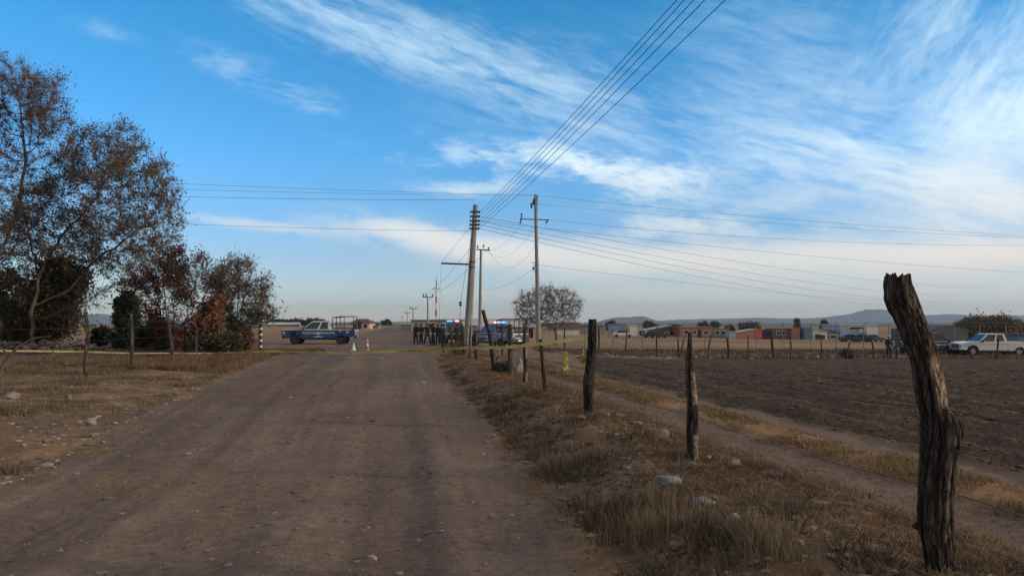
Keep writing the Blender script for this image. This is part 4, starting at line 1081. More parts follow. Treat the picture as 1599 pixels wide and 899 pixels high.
def pickup(label, loc, heading, body, upper, stripe=True, police=True, lit=False, rack=True, rim='rimd', single=False, grp=None, L=5.85, bull=False, lightbar=True, name='pickup_truck', scale=1.0):
    """front at +x, built at real size"""
    e = empty(name, loc, heading); tag(e, label, 'pickup truck', grp); e.scale = (scale,)*3
    hw = 1.0; r = .41; fx, rx = 1.93, -1.82; x1, x0 = L/2, -L/2
    cabR = -1.0 if police else -.85; belt = 1.20
    def arch(cx, z0=.47, n=9, R_=.50, dirn=-1):
        out_ = []
        for i in range(n+1):
            a = math.pi*i/n; x_ = cx+R_*math.cos(a)*(1 if dirn < 0 else -1); z_ = r+.02+R_*math.sin(a)
            if z_ >= z0-.001: out_.append((x_, z_))
        return out_
    def side(v):   # gentle tumblehome
        v = v.copy(); k = (v.z-.75)/.5; v.y *= 1-.035*max(k, 0)**2-.02*max(-k, 0)**2
        if v.x > 2.2: v.y *= 1-.11*((v.x-2.2)/.7)**2
        return v
    # front clip and cab lower body
    pf = [(x1-.10, .62), (x1-.06, .98), (x1-.14, 1.06), (2.35, 1.13), (1.15, 1.20), (cabR, belt), (cabR, .45)]+[(fx-.52, .45)][:0]
    low = [(cabR, .45), (fx-.505, .45)]+[(q[0], q[1]) for q in arch(fx)[::-1]]+[(fx+.505, .50)]
    poly = [(x1-.10, .55), (x1-.06, .98), (x1-.14, 1.07), (2.35, 1.145), (1.38, 1.205), (cabR, belt), (cabR, .45), (fx-.505, .45)]+[q for q in arch(fx)[::-1][1:-1]]+[(fx+.505, .52)]
    def subdiv(mb, p_, y0, y1):
        mb.prism(p_, y0, y1, side)
    mb = MB()
    # side skins with arches; between them hood/cab tub
    subdiv(mb, poly, -hw, -hw+.10); subdiv(mb, poly, hw-.10, hw)
    mb.prism([(x1-.10, .62), (x1-.06, .98), (x1-.14, 1.065), (2.35, 1.16), (1.38, 1.225), (.9, 1.2), (cabR, 1.195), (cabR, .5), (.9, .5), (1.4, .95), (2.5, .95), (2.55, .62)], -hw+.101, hw-.101, side)
    mb.build('body', body, e, .022)
    # bed
    rp = [(cabR-.03, .45), (cabR-.03, belt), (x0+.04, belt), (x0+.02, .62), (rx-.505, .58)]+[q for q in [(2*rx-a, b) for a, b in arch(rx)[::-1]][1:-1]]+[(rx+.505, .45)]
    mb = MB(); mb.prism(rp, -hw, -hw+.10, side); mb.prism(rp, hw-.10, hw, side)
    mb.prism([(cabR-.03, .72), (cabR-.03, belt-.003), (cabR-.09, belt-.003), (cabR-.09, .80), (x0+.06, .80), (x0+.06, .72)], -hw+.101, hw-.101)
    mb.build('bed', body, e, .018)
    tg = empty('tailgate', (x0+.03, 0, 0)); tg.parent = e
    mb = MB(); mb.box((0, 0, .92), (.06, 1.66, .53)); mb.build('panel', body, tg, .012)
    mb = MB(); mb.box((-.04, 0, 1.08), (.02, .24, .08)); mb.build('handle', M['plastic'], tg)
    # cab
    z0, z1 = 1.20, 1.87; wb, wt = .93, .74
    def cabp(u, v, s_): # u 0 rear..1 front, v 0..1 up
        xa = cabR+(1.42-cabR)*u; xb = (cabR+.12)+(.60-cabR-.12)*u
        x_ = xa+(xb-xa)*v; y_ = wb+(wt-wb)*v; return Vector((x_, s_*y_, z0+(z1-z0)*v))
    mb = MB(); vs = []
    prof = [(0, 0), (1, 0), (1, .93), (.94, 1.0), (.06, 1.0), (0, .94)]
    a = [cabp(u, v, 1) for u, v in prof]; b = [cabp(u, v, -1) for u, v in prof]
    for q in a[3:5]+b[3:5]: q.z += .0
    n = len(prof); fs = [tuple(range(n)), tuple(range(2*n-1, n-1, -1))]+[((i+1) % n, i, i+n, (i+1) % n+n) for i in range(n)]
    mb.add(a+b, fs); mb.build('cab', upper, e, .05, 3)
    if stripe and police and upper is not body:
        mb = MB(); mb.box(((.60+cabR+.12)/2, 0, z1+.008), (.60-cabR-.30, 1.30, .03)); mb.build('roof_panel', body, e, .012)
        for s_ in (1, -1):
            mb = MB(); a_, b_ = cabp(.995, .02, s_), cabp(.985, .93, s_); mb.tube([a_, b_], .035, 6); mb.build('windshield_pillar', body, e)
    # glass
    def pane(nm, quad, off=.006):
        q = [Vector(p_) for p_ in quad]; nn = (q[1]-q[0]).cross(q[3]-q[0]).normalized(); cen = sum(q, Vector())/4
        if nn.dot(cen-Vector((0, 0, 1.3))) < 0: nn = -nn
        mb = MB(); mb.add([p_+nn*off for p_ in q]+[p_-nn*.012 for p_ in q], [(0, 1, 2, 3), (7, 6, 5, 4), (0, 4, 5, 1), (1, 5, 6, 2), (2, 6, 7, 3), (3, 7, 4, 0)]); return mb.build(nm, M['glass'], e)
    for s_ in (1, -1):
        if single:
            pane('side_window', [cabp(.10, .12, s_), cabp(.86, .12, s_), cabp(.86, .86, s_), cabp(.12, .86, s_)])
        else:
            pane('side_window', [cabp(.47, .07, s_), cabp(.93, .07, s_), cabp(.90, .88, s_), cabp(.47, .88, s_)])
            pane('side_window', [cabp(.10, .07, s_), cabp(.40, .07, s_), cabp(.40, .88, s_), cabp(.12, .88, s_)])
    f0, f1 = cabp(1, .08, 1), cabp(1, .08, -1); f2, f3 = cabp(1, .90, -1), cabp(1, .90, 1)
    f0.y *= .93; f1.y *= .93; f2.y *= .92; f3.y *= .92; pane('windshield', [f0, f1, f2, f3], .008)
    f0, f1 = cabp(0, .15, 1), cabp(0, .15, -1); f2, f3 = cabp(0, .85, -1), cabp(0, .85, 1)
    for q in (f0, f1, f2, f3): q.y *= .85
    pane('rear_window', [f0, f1, f2, f3], .008)
    # doors
    spans = [(.02, 1.3)] if single else [(.25, 1.28), (cabR+.04, .21)]
    for s_ in (1, -1):
        for xa, xb in spans:
            d = empty('door', ((xa+xb)/2, s_*hw, .8)); d.parent = e
            mb = MB(); mb.prism([(xa-(xa+xb)/2, -.30), (xb-(xa+xb)/2, -.30), (xb-(xa+xb)/2, .36), (xa-(xa+xb)/2, .36)], -.02, .006) if s_ > 0 else mb.prism([(xa-(xa+xb)/2, -.30), (xb-(xa+xb)/2, -.30), (xb-(xa+xb)/2, .36), (xa-(xa+xb)/2, .36)], -.006, .02)
            for v in range(len(mb.v)):
                x_, y_, z_ = mb.v[v]; k = (z_+.8-.75)/.5; mb.v[v] = (x_, y_-s_*(.035*max(k, 0)**2+.02*max(-k, 0)**2), z_)
            mb.build('panel', body, d, .008)
            mb = MB(); mb.box((xa-(xa+xb)/2+.14, s_*.012, .27), (.17, .03, .035)); mb.build('handle', M['chrome'] if not police else M['plastic'], d)
        mb = MB(); mb.box((1.20, s_*1.10, 1.26), (.13, .20, .19)); mb.box((1.23, s_*.98, 1.24), (.06, .12, .05)); mb.build('mirror', body if police else M['plastic'], e, .02)
        if not police:
            mb = MB(); mb.box((.2, s_*.985, .50), (2.3, .05, .05)); mb.build('running_board', M['chrome'], e)
        else:
            mb = MB(); mb.tube([(1.3, s_*1.0, .42), (-.9, s_*1.0, .42)], .04, 6); mb.build('running_board', M['plastic'], e)
        for nm, x_, mm, zz_, dd in (('headlight', x1-.12, M['lamp_clear'], .91, (.14, .34, .17)), ('taillight', x0+.045, M['lamp_red'], .95, (.09, .15, .42))):
            mb = MB(); mb.box((x_, s_*(.76 if nm == 'headlight' else .915), zz_), dd); mb.build(nm, mm, e, .02)
    mb = MB(); mb.box((x1-.075, 0, .87), (.06, 1.10, .30))
    mb.build('grille', M['plastic'], e, .01)
    mb = MB(); mb.box((x1-.045, 0, .87), (.04, 1.12, .05)); mb.build('grille_bar', M['chrome'] if not police else M['whitemark'], e, .01)
    mb = MB(); mb.box((x1-.03, 0, .58), (.18, 1.86, .22)); mb.build('front_bumper', M['chrome'] if not police else M['plastic'], e, .04)
    mb = MB(); mb.box((x0-.03, 0, .58), (.18, 1.82, .20)); mb.build('rear_bumper', M['chrome'] if not police else M['plastic'], e, .04)
    mb = MB(); mb.box((x0-.128, 0, .62), (.012, .34, .15)); mb.build('license_plate', M['whitemark'], e)
    mb = MB(); mb.box((0, 0, .42), (4.6, .9, .16)); mb.box((rx, 0, r), (.12, 1.6, .12)); mb.box((fx, 0, r), (.12, 1.6, .12)); mb.build('chassis', M['plastic'], e)
    for x_ in (fx, rx):
        for s_ in (1, -1): wheel(e, x_, s_*.88, r, M[rim])
    if police:
        for s_ in (1, -1):
            mb = MB(); yy = s_*(hw*.972+.012)
            mb.box((.16, yy, 1.165), (5.55, .014, .06)); mb.build('white_stripe', M['whitemark'], e)
            Rm = Matrix.Rotation(R(90), 4, 'X') if s_ < 0 else Matrix.Rotation(R(180), 4, 'Z') @ Matrix.Rotation(R(90), 4, 'X')
            place = lambda x_, z_: Matrix.Translation((x_, s_*(hw+.012), z_)) @ Rm
            k_ = -s_
            text('POLICIA', .27, 'lettering', M['whitemark'], e, place(.62*1+.10 if s_ > 0 else -.12, .90), sx=1.15)
            text('MUNICIPAL', .27, 'lettering', M['whitemark'], e, place(-.46*1 if s_ > 0 else 1.02 - .3, .90) if False else place((-.62 if s_ > 0 else .86)-.10, .90), sx=1.0) if False else None
            if s_ > 0:
                text('MUNICIPAL', .25, 'lettering', M['whitemark'], e, place(-1.02+.28, .90), sx=.98)
                mb = MB(); mb.tube([(.02, hw+.004, .88), (.02, hw+.014, .88)], .13, 5); mb.tube([(.02, hw+.012, .88), (.02, hw+.02, .88)], .07, 8); mb.build('crest', M['whitemark'], e)
            else:
                text('MUNICIPAL', .25, 'lettering', M['whitemark'], e, place(1.02-.1, .90), sx=.98)
                mb = MB(); mb.tube([(.36, -hw-.004, .88), (.36, -hw-.014, .88)], .13, 5); mb.build('crest', M['whitemark'], e)
            mb = MB(); mb.box((.02, s_*(hw+.003), .66), (.34, .012, .035)); mb.box((-.0, s_*(hw+.003), .60), (.75, .012, .05)); mb.build('small_print', M['whitemark'], e)
            mb = MB(); mb.box((-2.35, s_*(hw+.0), .98), (.20, .014, .12)); mb.box((-1.75, s_*(hw+.0), 1.06), (.2, .014, .07)); mb.build('badge', M['whitemark'], e)
        mb = MB(); mb.box((x0-.008, .0, 1.10), (.012, 1.6, .10)); mb.box((x0-.008, .55, .93), (.012, .24, .12)); mb.box((x0-.008, -.5, .93), (.012, .3, .12)); mb.box((x0-.008, .12, .80), (.012, .5, .06)); mb.build('tailgate_marking', M['whitemark'], e)
    if lightbar and police:
        lb = empty('light_bar', (-.1, 0, 1.885)); lb.parent = e
        mb = MB(); mb.box((0, 0, .03), (.26, 1.25, .06)); mb.build('base', M['plastic'], lb, .01)
        for s_, lm in ((-1, 'lit_blue' if lit else 'lens_blue'), (1, 'lit_red' if lit else 'lens_red')):
            mb = MB(); mb.box((0, s_*.33, .115), (.25, .50, .11)); mb.build('lens', M['lens_blue' if s_ < 0 else 'lens_red'] if not lit else M[lm], lb, .02)
        if lit:
            mb = MB(); mb.box((.0, .33, .12), (.28, .26, .08)); mb.build('lens', M['lit_white'], lb, .01)
    if rack:
        mb = MB(); z_ = 2.26; rr = .032
        xs = (cabR-.10, -1.75, x0+.12); ys = (-.86, .86)
        for x_ in xs:
            for y_ in ys: mb.tube([(x_, y_, 1.2), (x_, y_*.97, z_-(.10 if x_ == xs[0] else 0))], rr, 6)
        for y_ in ys:
            mb.tube([(xs[0], y_*.97, z_-.10), (xs[1], y_*.97, z_-.01), (xs[2], y_*.97, z_)], rr, 6); mb.tube([(xs[0], y_, 1.62), (xs[2], y_, 1.62)], rr*.8, 6); mb.tube([(xs[0], y_, 1.27), (xs[2], y_, 1.27)], rr*1.2, 6)
        for x_ in xs: mb.tube([(x_, -.84, z_-(.10 if x_ == xs[0] else 0)), (x_, .84, z_-(.10 if x_ == xs[0] else 0))], rr, 6)
        mb.tube([(xs[0], -.86, 1.62), (xs[0], .86, 1.62)], rr, 6)
        mb.build('roll_cage', M['plastic'], e)
    if bull:
        mb = MB()
        for s_ in (1, -1): mb.tube([(x1+.02, s_*.5, .45), (x1+.14, s_*.5, .75), (x1+.08, s_*.5, 1.12)], .035, 6)
        for z_ in (.78, 1.08): mb.tube([(x1+.12, -.9, z_), (x1+.12, .9, z_)], .035, 6)
        mb.build('bull_bar', M['plastic'], e)
    return e
gP = 'blue municipal police pickups'
def ground_loc(px, py, Y=None):
    b = at(px, py) if Y is None else gx(px, Y); return Vector((b.x, b.y, float(zg(b.x, b.y))))
l1 = gx(501.5, 61.0); pickup('blue and white police pickup parked side-on left of the road, black cage on its bed', l1, R(180+2), M['blue'], M['whitemark'], lit=False, grp=gP, bull=True, scale=.955)
l2 = gx(708, 70.0); pickup('dark police pickup facing us behind the group of officers with blue and red lights lit', l2, R(-78), M['navy'], M['navy'], lit=True, grp=gP, rack=False, bull=True)
l3 = gx(777, 61.0); pickup('blue police pickup seen from behind its tailgate between the two concrete poles', l3, R(180-55), M['blue'], M['blue'], lit=True, grp=gP)
l4 = gx(1545, 64.0); pickup('white single-cab pickup parked beyond the ploughed field at the right edge', l4, R(180-2), M['white'], M['white'], police=False, rack=False, rim='rim', single=False, lightbar=False)
l5 = gx(1452, 66.5); pickup('dark police pickup behind the big post nose to nose with the white pickup', l5, R(-14), M['navy'], M['navy'], rack=True, grp=gP, rim='rim')

# ---------------------------------------------------------------- people
M['skin'] = mat('skin', (.24, .13, .085), .6, nscale=20, namt=.08)
M['uni'] = mat('navy_uniform', (.020, .026, .046), .9, nscale=10, namt=.2)
M['uni2'] = mat('dark_trousers', (.015, .018, .030), .9, nscale=10, namt=.2)
M['boot'] = mat('black_boot', (.010, .010, .011), .5, namt=.1)
M['vest'] = mat('dark_vest', (.010, .012, .013), .85, nscale=12, namt=.2)
M['greyshirt'] = mat('grey_jacket', (.10, .095, .11), .9, nscale=10, namt=.15)
M['hair'] = mat('dark_hair', (.015, .012, .010), .8, namt=.1)
M['capw'] = mat('pale_cap', (.55, .53, .50), .8, namt=.08)
def skin(name, pts, edges, rads, m, parent, sub=1, root=0):
    me = bpy.data.meshes.new(name); me.from_pydata([tuple(p_) for p_ in pts], edges, []); me.materials.append(m)
    o = link(name, me, parent); s_ = o.modifiers.new('skin', 'SKIN'); s_.use_smooth_shade = True
    for i, r_ in enumerate(rads):
        sv = me.skin_vertices[0].data[i]; sv.radius = (r_, r_) if not isinstance(r_, tuple) else r_; sv.use_root = (i == root)
    sb = o.modifiers.new('sub', 'SUBSURF'); sb.levels = sub; sb.render_levels = sub
    return o
def bake(o):
    dg = bpy.context.evaluated_depsgraph_get(); bpy.context.view_layer.update()
    dg = bpy.context.evaluated_depsgraph_get(); me = bpy.data.meshes.new_from_object(o.evaluated_get(dg)); o.modifiers.clear(); o.data = me
    for p_ in me.polygons: p_.use_smooth = True
    return o
def person(label, loc, rz, arms='down', stance=.10, shirt='uni', cap='uni', h=1.75, grp='officers standing in front of the police pickup', vest=True, head=0.0, step=0.0):
    e = empty('person', loc, rz); tag(e, label, 'person', grp); k = h/1.75
    V_ = lambda *a: Vector(a)*k
    pel = V_(0, 0, .95); ch = V_(0, 0, 1.28); nk = V_(0, .0, 1.47); hd = V_(math.sin(head)*.02, .02, 1.60)
    LH, RH = V_(.10, 0, .90), V_(-.10, 0, .90)
    LK, RK = V_(.10+stance*.45, .05+step*.5, .50), V_(-.10-stance*.5, .05-step*.4, .50)
    LA, RA = V_(.10+stance, .0+step, .09), V_(-.10-stance, .0-step, .09)
    LT, RT = LA+V_(.03, .15, -.045), RA+V_(-.03, .15, -.045)
    LS, RS = V_(.19, 0, 1.42), V_(-.19, 0, 1.42)
    poses = {'down': ((.26, -.03, 1.14), (.27, .06, .89)), 'hips': ((.36, -.08, 1.18), (.20, .08, 1.00)), 'front': ((.27, .02, 1.15), (.08, .24, 1.08)), 'cross': ((.27, .06, 1.17), (.0, .22, 1.22)), 'phone': ((.27, .05, 1.16), (.10, .16, 1.44))}
    ap = poses[arms]; ap2 = poses['down'] if arms == 'phone' else ap
    LE, LW = V_(*ap[0]), V_(*ap[1]); RE = V_(-ap2[0][0], ap2[0][1], ap2[0][2]); RW = V_(-ap2[1][0], ap2[1][1], ap2[1][2])
    pts = [pel, ch, nk, hd, hd+V_(0, .0, .085), LH, LK, LA, RH, RK, RA, LS, LE, LW, RS, RE, RW, V_(0, 0, 1.12)]
    ed = [(0, 17), (17, 1), (1, 2), (2, 3), (3, 4), (0, 5), (5, 6), (6, 7), (0, 8), (8, 9), (9, 10), (1, 11), (11, 12), (12, 13), (1, 14), (14, 15), (15, 16)]
    ra = [.12, .13, .06, .082, .075, .085, .055, .038, .085, .055, .038, .06, .042, .028, .06, .042, .028, .115]
    bo = bake(skin('body', pts, ed, [q*k for q in ra], M['skin'], e))
    # hands, feet-free; nose, ears and fingers join the body mesh
    bm = bmesh.new(); bm.from_mesh(bo.data); tmp = MB()
    for W_, E_, s_ in ((LW, LE, 1), (RW, RE, -1)):
        d = (W_-E_).normalized(); pc = W_+d*.05*k; tmp.ball(pc, .042*k, 7, 5, (.7, .9, 1.0))
        sd = d.orthogonal().normalized()
        for f in range(4):
            o_ = sd*(f-1.5)*.019*k; l_ = (.065, .078, .074, .058)[f]*k; b0 = W_+d*.08*k+o_
            tmp.tube([b0, b0+d*l_*.55+Vector((0, .012, 0)), b0+d*l_+Vector((0, .03, -.004))], [.0095*k, .0085*k, .006*k], 5)
        th_ = W_+d*.03*k+Vector((0, .025*k, 0)); tmp.tube([th_, th_+Vector((0, .03*k, 0))+d*.03*k, th_+Vector((0, .035*k, 0))+d*.055*k], [.011*k, .010*k, .007*k], 5)
    tmp.add([hd+V_(-.014, .078, -.01), hd+V_(.014, .078, -.01), hd+V_(0, .108, -.012), hd+V_(0, .082, .035)], [(0, 1, 2), (0, 2, 3), (1, 3, 2), (0, 3, 1)])
    for s_ in (1, -1): tmp.ball(hd+V_(s_*.083, 0, 0), .028*k, 6, 5, (.4, .7, 1.1))
    tmp.tube([hd+V_(-.028, .078, -.045), hd+V_(0, .086, -.047), hd+V_(.028, .078, -.045)], .006*k, 4)
    vs = [bm.verts.new(v) for v in tmp.v]
    for f in tmp.f:
        try: nf = bm.faces.new([vs[i] for i in f]); nf.smooth = True
        except ValueError: pass
    bm.to_mesh(bo.data); bm.free()
    mb = MB()
    for s_ in (1, -1): mb.ball(hd+V_(s_*.032, .075, .012), .0115*k, 6, 4)
    mb.build('eyes', M['hair'], e)
    sh = skin('jacket', [V_(0, 0, .93), V_(0, 0, 1.12), ch, V_(0, 0, 1.40), LS, LE, LW+(LE-LW)*.12, RS, RE, RW+(RE-RW)*.12, V_(0, 0, 1.47)], [(0, 1), (1, 2), (2, 3), (2, 4), (4, 5), (5, 6), (2, 7), (7, 8), (8, 9), (3, 10)],
              [(.175*k, .135*k), (.17*k, .135*k), (.185*k, .14*k), .12*k, .085*k, .066*k, .05*k, .085*k, .066*k, .05*k, .07*k], M[shirt], e); bake(sh)
    tr = skin('trousers', [pel, LH, LK, LA+V_(0, 0, .03), RH, RK, RA+V_(0, 0, .03), V_(0, 0, 1.0)], [(0, 1), (1, 2), (2, 3), (0, 4), (4, 5), (5, 6), (0, 7)], [.14*k, .12*k, .092*k, .075*k, .12*k, .092*k, .075*k, .145*k], M['uni2'], e); bake(tr)
    for A_, T_ in ((LA, LT), (RA, RT)):
        mb = MB(); mb.tube([A_+V_(0, 0, .07), A_], [.056*k, .058*k], 8); mb.tube([A_-V_(0, .05, .035), A_+V_(0, .02, -.03), T_], [.05*k, .052*k, .04*k], 8)
        mb.ball(T_, .042*k, 7, 5, (1, 1.1, .8)); mb.build('boot', M['boot'], e)
    if vest:
        mb = MB(); mb.tube([V_(0, 0, 1.06), V_(0, 0, 1.2), V_(0, 0, 1.38)], [.175*k, .19*k, .185*k], 10); 
        for i, v in enumerate(mb.v): mb.v[i] = (v[0], v[1]*.80, v[2])
        mb.box(V_(0, .15, 1.14), (.2, .05, .12)); mb.build('vest', M['vest'], e)
        mb = MB(); mb.tube([V_(0, 0, .985), V_(0, 0, 1.03)], .175*k, 12)
        for i, v in enumerate(mb.v): mb.v[i] = (v[0], v[1]*.82, v[2])
        mb.box(V_(.19, .02, .95), (.05, .08, .16)); mb.build('duty_belt', M['boot'], e)
    mb = MB(); mb.ball(hd+V_(0, -.012, .035), .098*k, 10, 7, (.95, 1.08, 1.0))
    mb.v = [(a, b, max(c_, hd.z-.03*k) if b > -.02 else c_) for a, b, c_ in mb.v]; mb.build('hair', M['hair'], e)
    mb = MB(); c_ = hd+V_(0, -.005, .07)
    mb.tube([c_, c_+V_(0, 0, .05), c_+V_(0, 0, .078)], [.106*k, .100*k, .06*k], 12); mb.box(c_+V_(0, .135, .0), (.13*k, .11*k, .012)); mb.build('cap', M[cap], e)
    return e
ppl = [(650, 58.5, 150, 'down', .08, 'uni', 'uni', 1.74, True, 'officer at the left end of the group beside the road, arms down'),
       (658, 60.5, 60, 'cross', .05, 'uni', 'uni', 1.72, True, 'officer second from the left of the group, arms folded'),
       (667.5, 57.8, 190, 'hips', .16, 'uni', 'uni', 1.76, True, 'officer third from the left of the group, standing with legs apart'),
       (677, 57.2, 120, 'front', .10, 'uni', 'uni', 1.80, True, 'tall officer in the middle of the group seen from the side'),
       (684, 60.4, 170, 'down', .04, 'uni', 'uni', 1.70, True, 'officer partly hidden in the middle of the group'),
       (690, 59.0, 200, 'phone', .06, 'uni', 'uni', 1.74, True, 'officer right of the middle of the group holding a hand near the chin'),
       (693.5, 54.6, 10, 'cross', .04, 'greyshirt', 'greyshirt', 1.74, False, 'person in grey with back turned standing closest to us in the group'),
       (714, 60.3, 215, 'front', .08, 'uni', 'uni', 1.72, True, 'officer leaning by the right side of the dark police pickup')]
for px, Y, a, arms, st, shc, cp, h, vst, lab in ppl:
    l = gx(px, Y*1.09); person(lab, Vector((l.x, l.y, float(zg(l.x, l.y)))), R(a), arms, st, shc, cp, h, vest=vst)
l = gx(1387, 61.2); person('lone officer in a white cap standing beyond the ploughed field left of the big post', Vector((l.x, l.y, float(zg(l.x, l.y)))), R(185), 'down', .04, 'uni', 'capw', 1.72, grp=None, vest=True)
l = gx(806, 58.2)

# ---------------------------------------------------------------- cones
mor = mat('cone_orange', (.55, .10, .05), .5, namt=.1); mcw = mat('cone_white', (.74, .72, .70), .5, namt=.06)
def cone(px, Y, h, lab, mA, mB_, w=.135):
    l = gx(px, Y); e = empty('traffic_cone', Vector((l.x, l.y, float(zg(l.x, l.y))))); tag(e, lab, 'traffic cone', 'traffic cones on the dirt road')
    mb = MB(); mb.box((0, 0, .02), (w*2.6, w*2.6, .04)); mb.build('base', mcw if mA is mor else mA, e, .01)
    rr = lambda z: w*(1-z/h)+.022
    for i, (z0, z1) in enumerate(((.04, .36*h), (.36*h, .62*h), (.62*h, .8*h), (.8*h, h))):
        mb = MB(); mb.tube([(0, 0, z0), (0, 0, z1)], [rr(z0), rr(z1)], 16, cap=(i == 3)); mb.build('body' if i % 2 == 0 else 'reflective_band', mA if i % 2 == 0 else mB_, e)
cone(552.5, 46.5, .46, 'white traffic cone standing on the road behind the tape', mcw, mcw, .11)
cone(574, 47.5, .66, 'orange traffic cone with a white band right of the white cone', mor, mcw, .08)
# ---------------------------------------------------------------- buildings
def bm_(name, col, **k): return mat(name, col, k.pop('rough', .85), nscale=k.pop('nscale', .8), namt=k.pop('namt', .12), **k)
B = dict(brick=bm_('red_brick', (.36, .17, .125), nscale=2.5, namt=.16), conc=bm_('grey_block', (.24, .235, .22)), white=bm_('whitewash', (.62, .62, .60)), cream=bm_('cream_wall', (.55, .46, .27)),
         brownroof=bm_('brown_roof', (.12, .07, .055)), tin=bm_('tin_roof', (.42, .44, .46), metallic=0) if False else bm_('tin_roof', (.45, .47, .49)), dark=bm_('dark_sheet', (.05, .06, .085)), blue=bm_('blue_sheet', (.10, .16, .27)), pale=bm_('pale_blue_wall', (.30, .37, .45)),
         red=bm_('red_paint_wall', (.45, .10, .08)), orange=bm_('orange_brick', (.38, .19, .135), nscale=2.5), win=mat('dark_window', (.02, .025, .03), .15, namt=0), brown=bm_('brown_brick', (.13, .095, .08), nscale=2), green=bm_('grey_green', (.17, .19, .17)))
def building(name, lab, px0, px1, pyt, Y, depth, wallm, roofm, roof='flat', rise=.0, wins=(), door=None, base_py=None, cat='building', end=None, ov=.25, rz=0, grp=None):
    k = Y/F; cx = (px0+px1)/2; b = gx(cx, Y); W = (px1-px0)*k; z1 = CAMZ+(504-pyt)*k-b.z
    e = empty(name, b, rz); tag(e, lab, cat, grp); he = z1-rise*(1 if roof != 'flat' else 0)
    mb = MB(); mb.box((0, depth/2, he/2-.3), (W, depth, he+.6))
    if roof == 'gable': mb.add([(-W/2, 0, he), (W/2, 0, he), (W/2, depth, he), (-W/2, depth, he), (0, .0, z1-.05), (0, depth, z1-.05)], [(0, 1, 4), (3, 5, 2), (0, 4, 5, 3), (1, 2, 5, 4)])
    mb.build('wall', wallm, e)
    mb = MB(); o_ = ov
    if roof == 'flat': mb.box((0, depth/2, z1+.10), (W+o_*2, depth+o_*2, .20))
    elif roof == 'gable':
        for s_ in (-1, 1): mb.add([(s_*(W/2+o_), -o_, he-.06), (0, -o_, z1+.02), (0, depth+o_, z1+.02), (s_*(W/2+o_), depth+o_, he-.06), (s_*(W/2+o_), -o_, he+.08), (0, -o_, z1+.16), (0, depth+o_, z1+.16), (s_*(W/2+o_), depth+o_, he+.08)], [(0, 1, 2, 3), (4, 7, 6, 5), (0, 4, 5, 1), (1, 5, 6, 2), (2, 6, 7, 3), (3, 7, 4, 0)])
    elif roof == 'ridge':   # ridge parallel to the front
        mb.add([(-W/2-o_, -o_, he), (W/2+o_, -o_, he), (W/2+o_, depth/2, z1), (-W/2-o_, depth/2, z1), (-W/2-o_, depth+o_, he), (W/2+o_, depth+o_, he)], [(0, 1, 2, 3), (3, 2, 5, 4), (0, 3, 4), (1, 5, 2), (0, 4, 5, 1)])
    elif roof == 'hip':
        mb.add([(-W/2-o_, -o_, he), (W/2+o_, -o_, he), (W/2+o_, depth+o_, he), (-W/2-o_, depth+o_, he), (-W*.28, depth/2, z1), (W*.28, depth/2, z1)], [(0, 1, 5, 4), (1, 2, 5), (2, 3, 4, 5), (3, 0, 4), (0, 3, 2, 1)])
    elif roof in ('slopeR', 'slopeL'):
        a, c_ = (z1, he) if roof == 'slopeR' else (he, z1)
        mb.add([(-W/2-o_, -o_, a), (W/2+o_, -o_, c_), (W/2+o_, depth+o_, c_), (-W/2-o_, depth+o_, a), (-W/2-o_, -o_, a+.18), (W/2+o_, -o_, c_+.18), (W/2+o_, depth+o_, c_+.18), (-W/2-o_, depth+o_, a+.18)], [(0, 1, 2, 3), (4, 7, 6, 5), (0, 4, 5, 1), (1, 5, 6, 2), (2, 6, 7, 3), (3, 7, 4, 0)])
        if rise: mb2 = MB(); mb2.prism([(-W/2, he), (W/2, he), (-W/2 if roof == 'slopeR' else W/2, z1)], .01, depth-.01); mb2.build('gable_wall', wallm, e)
    mb.build('roof', roofm, e)
    for u, v, w_, h_ in wins:
        x_ = (u-.5)*W; z_ = v*he; f = None
        mb = MB(); mb.box((x_, -.03, z_), (w_+.24, .07, h_+.24)); f = mb.build('window', B['white'] if wallm is not B['white'] else B['conc'], e)
        mb = MB(); mb.box((x_, -.05, z_), (w_, .07, h_)); mb.build('pane', B['win'], f)
    if door:
        mb = MB(); mb.box(((door[0]-.5)*W, -.03, door[2]/2), (door[1], .08, door[2])); mb.build('door', door[3], e)
    return e
# left: greenhouse, house
building('greenhouse', 'long low white-roofed building on the left horizon beyond the dry field', 415, 463, 503.2, 330, 14, B['conc'], B['white'], 'ridge', .9)
building('house', 'yellow house with a brown hipped roof behind the bed of the left police pickup', 546, 577, 497.5, 210, 9, B['cream'], B['brownroof'], 'hip', 1.3, wins=((.25, .5, 1, 1), (.8, .5, 1, 1)), door=(.5, 1, 2, B['win']))
building('shed', 'low grey shed right of the yellow house', 578, 590, 509, 215, 5, B['conc'], B['conc'])
building('shelter', 'pale flat-roofed roadside shelter beside the far end of the road', 626, 644, 506, 190, 5, B['conc'], B['white'])
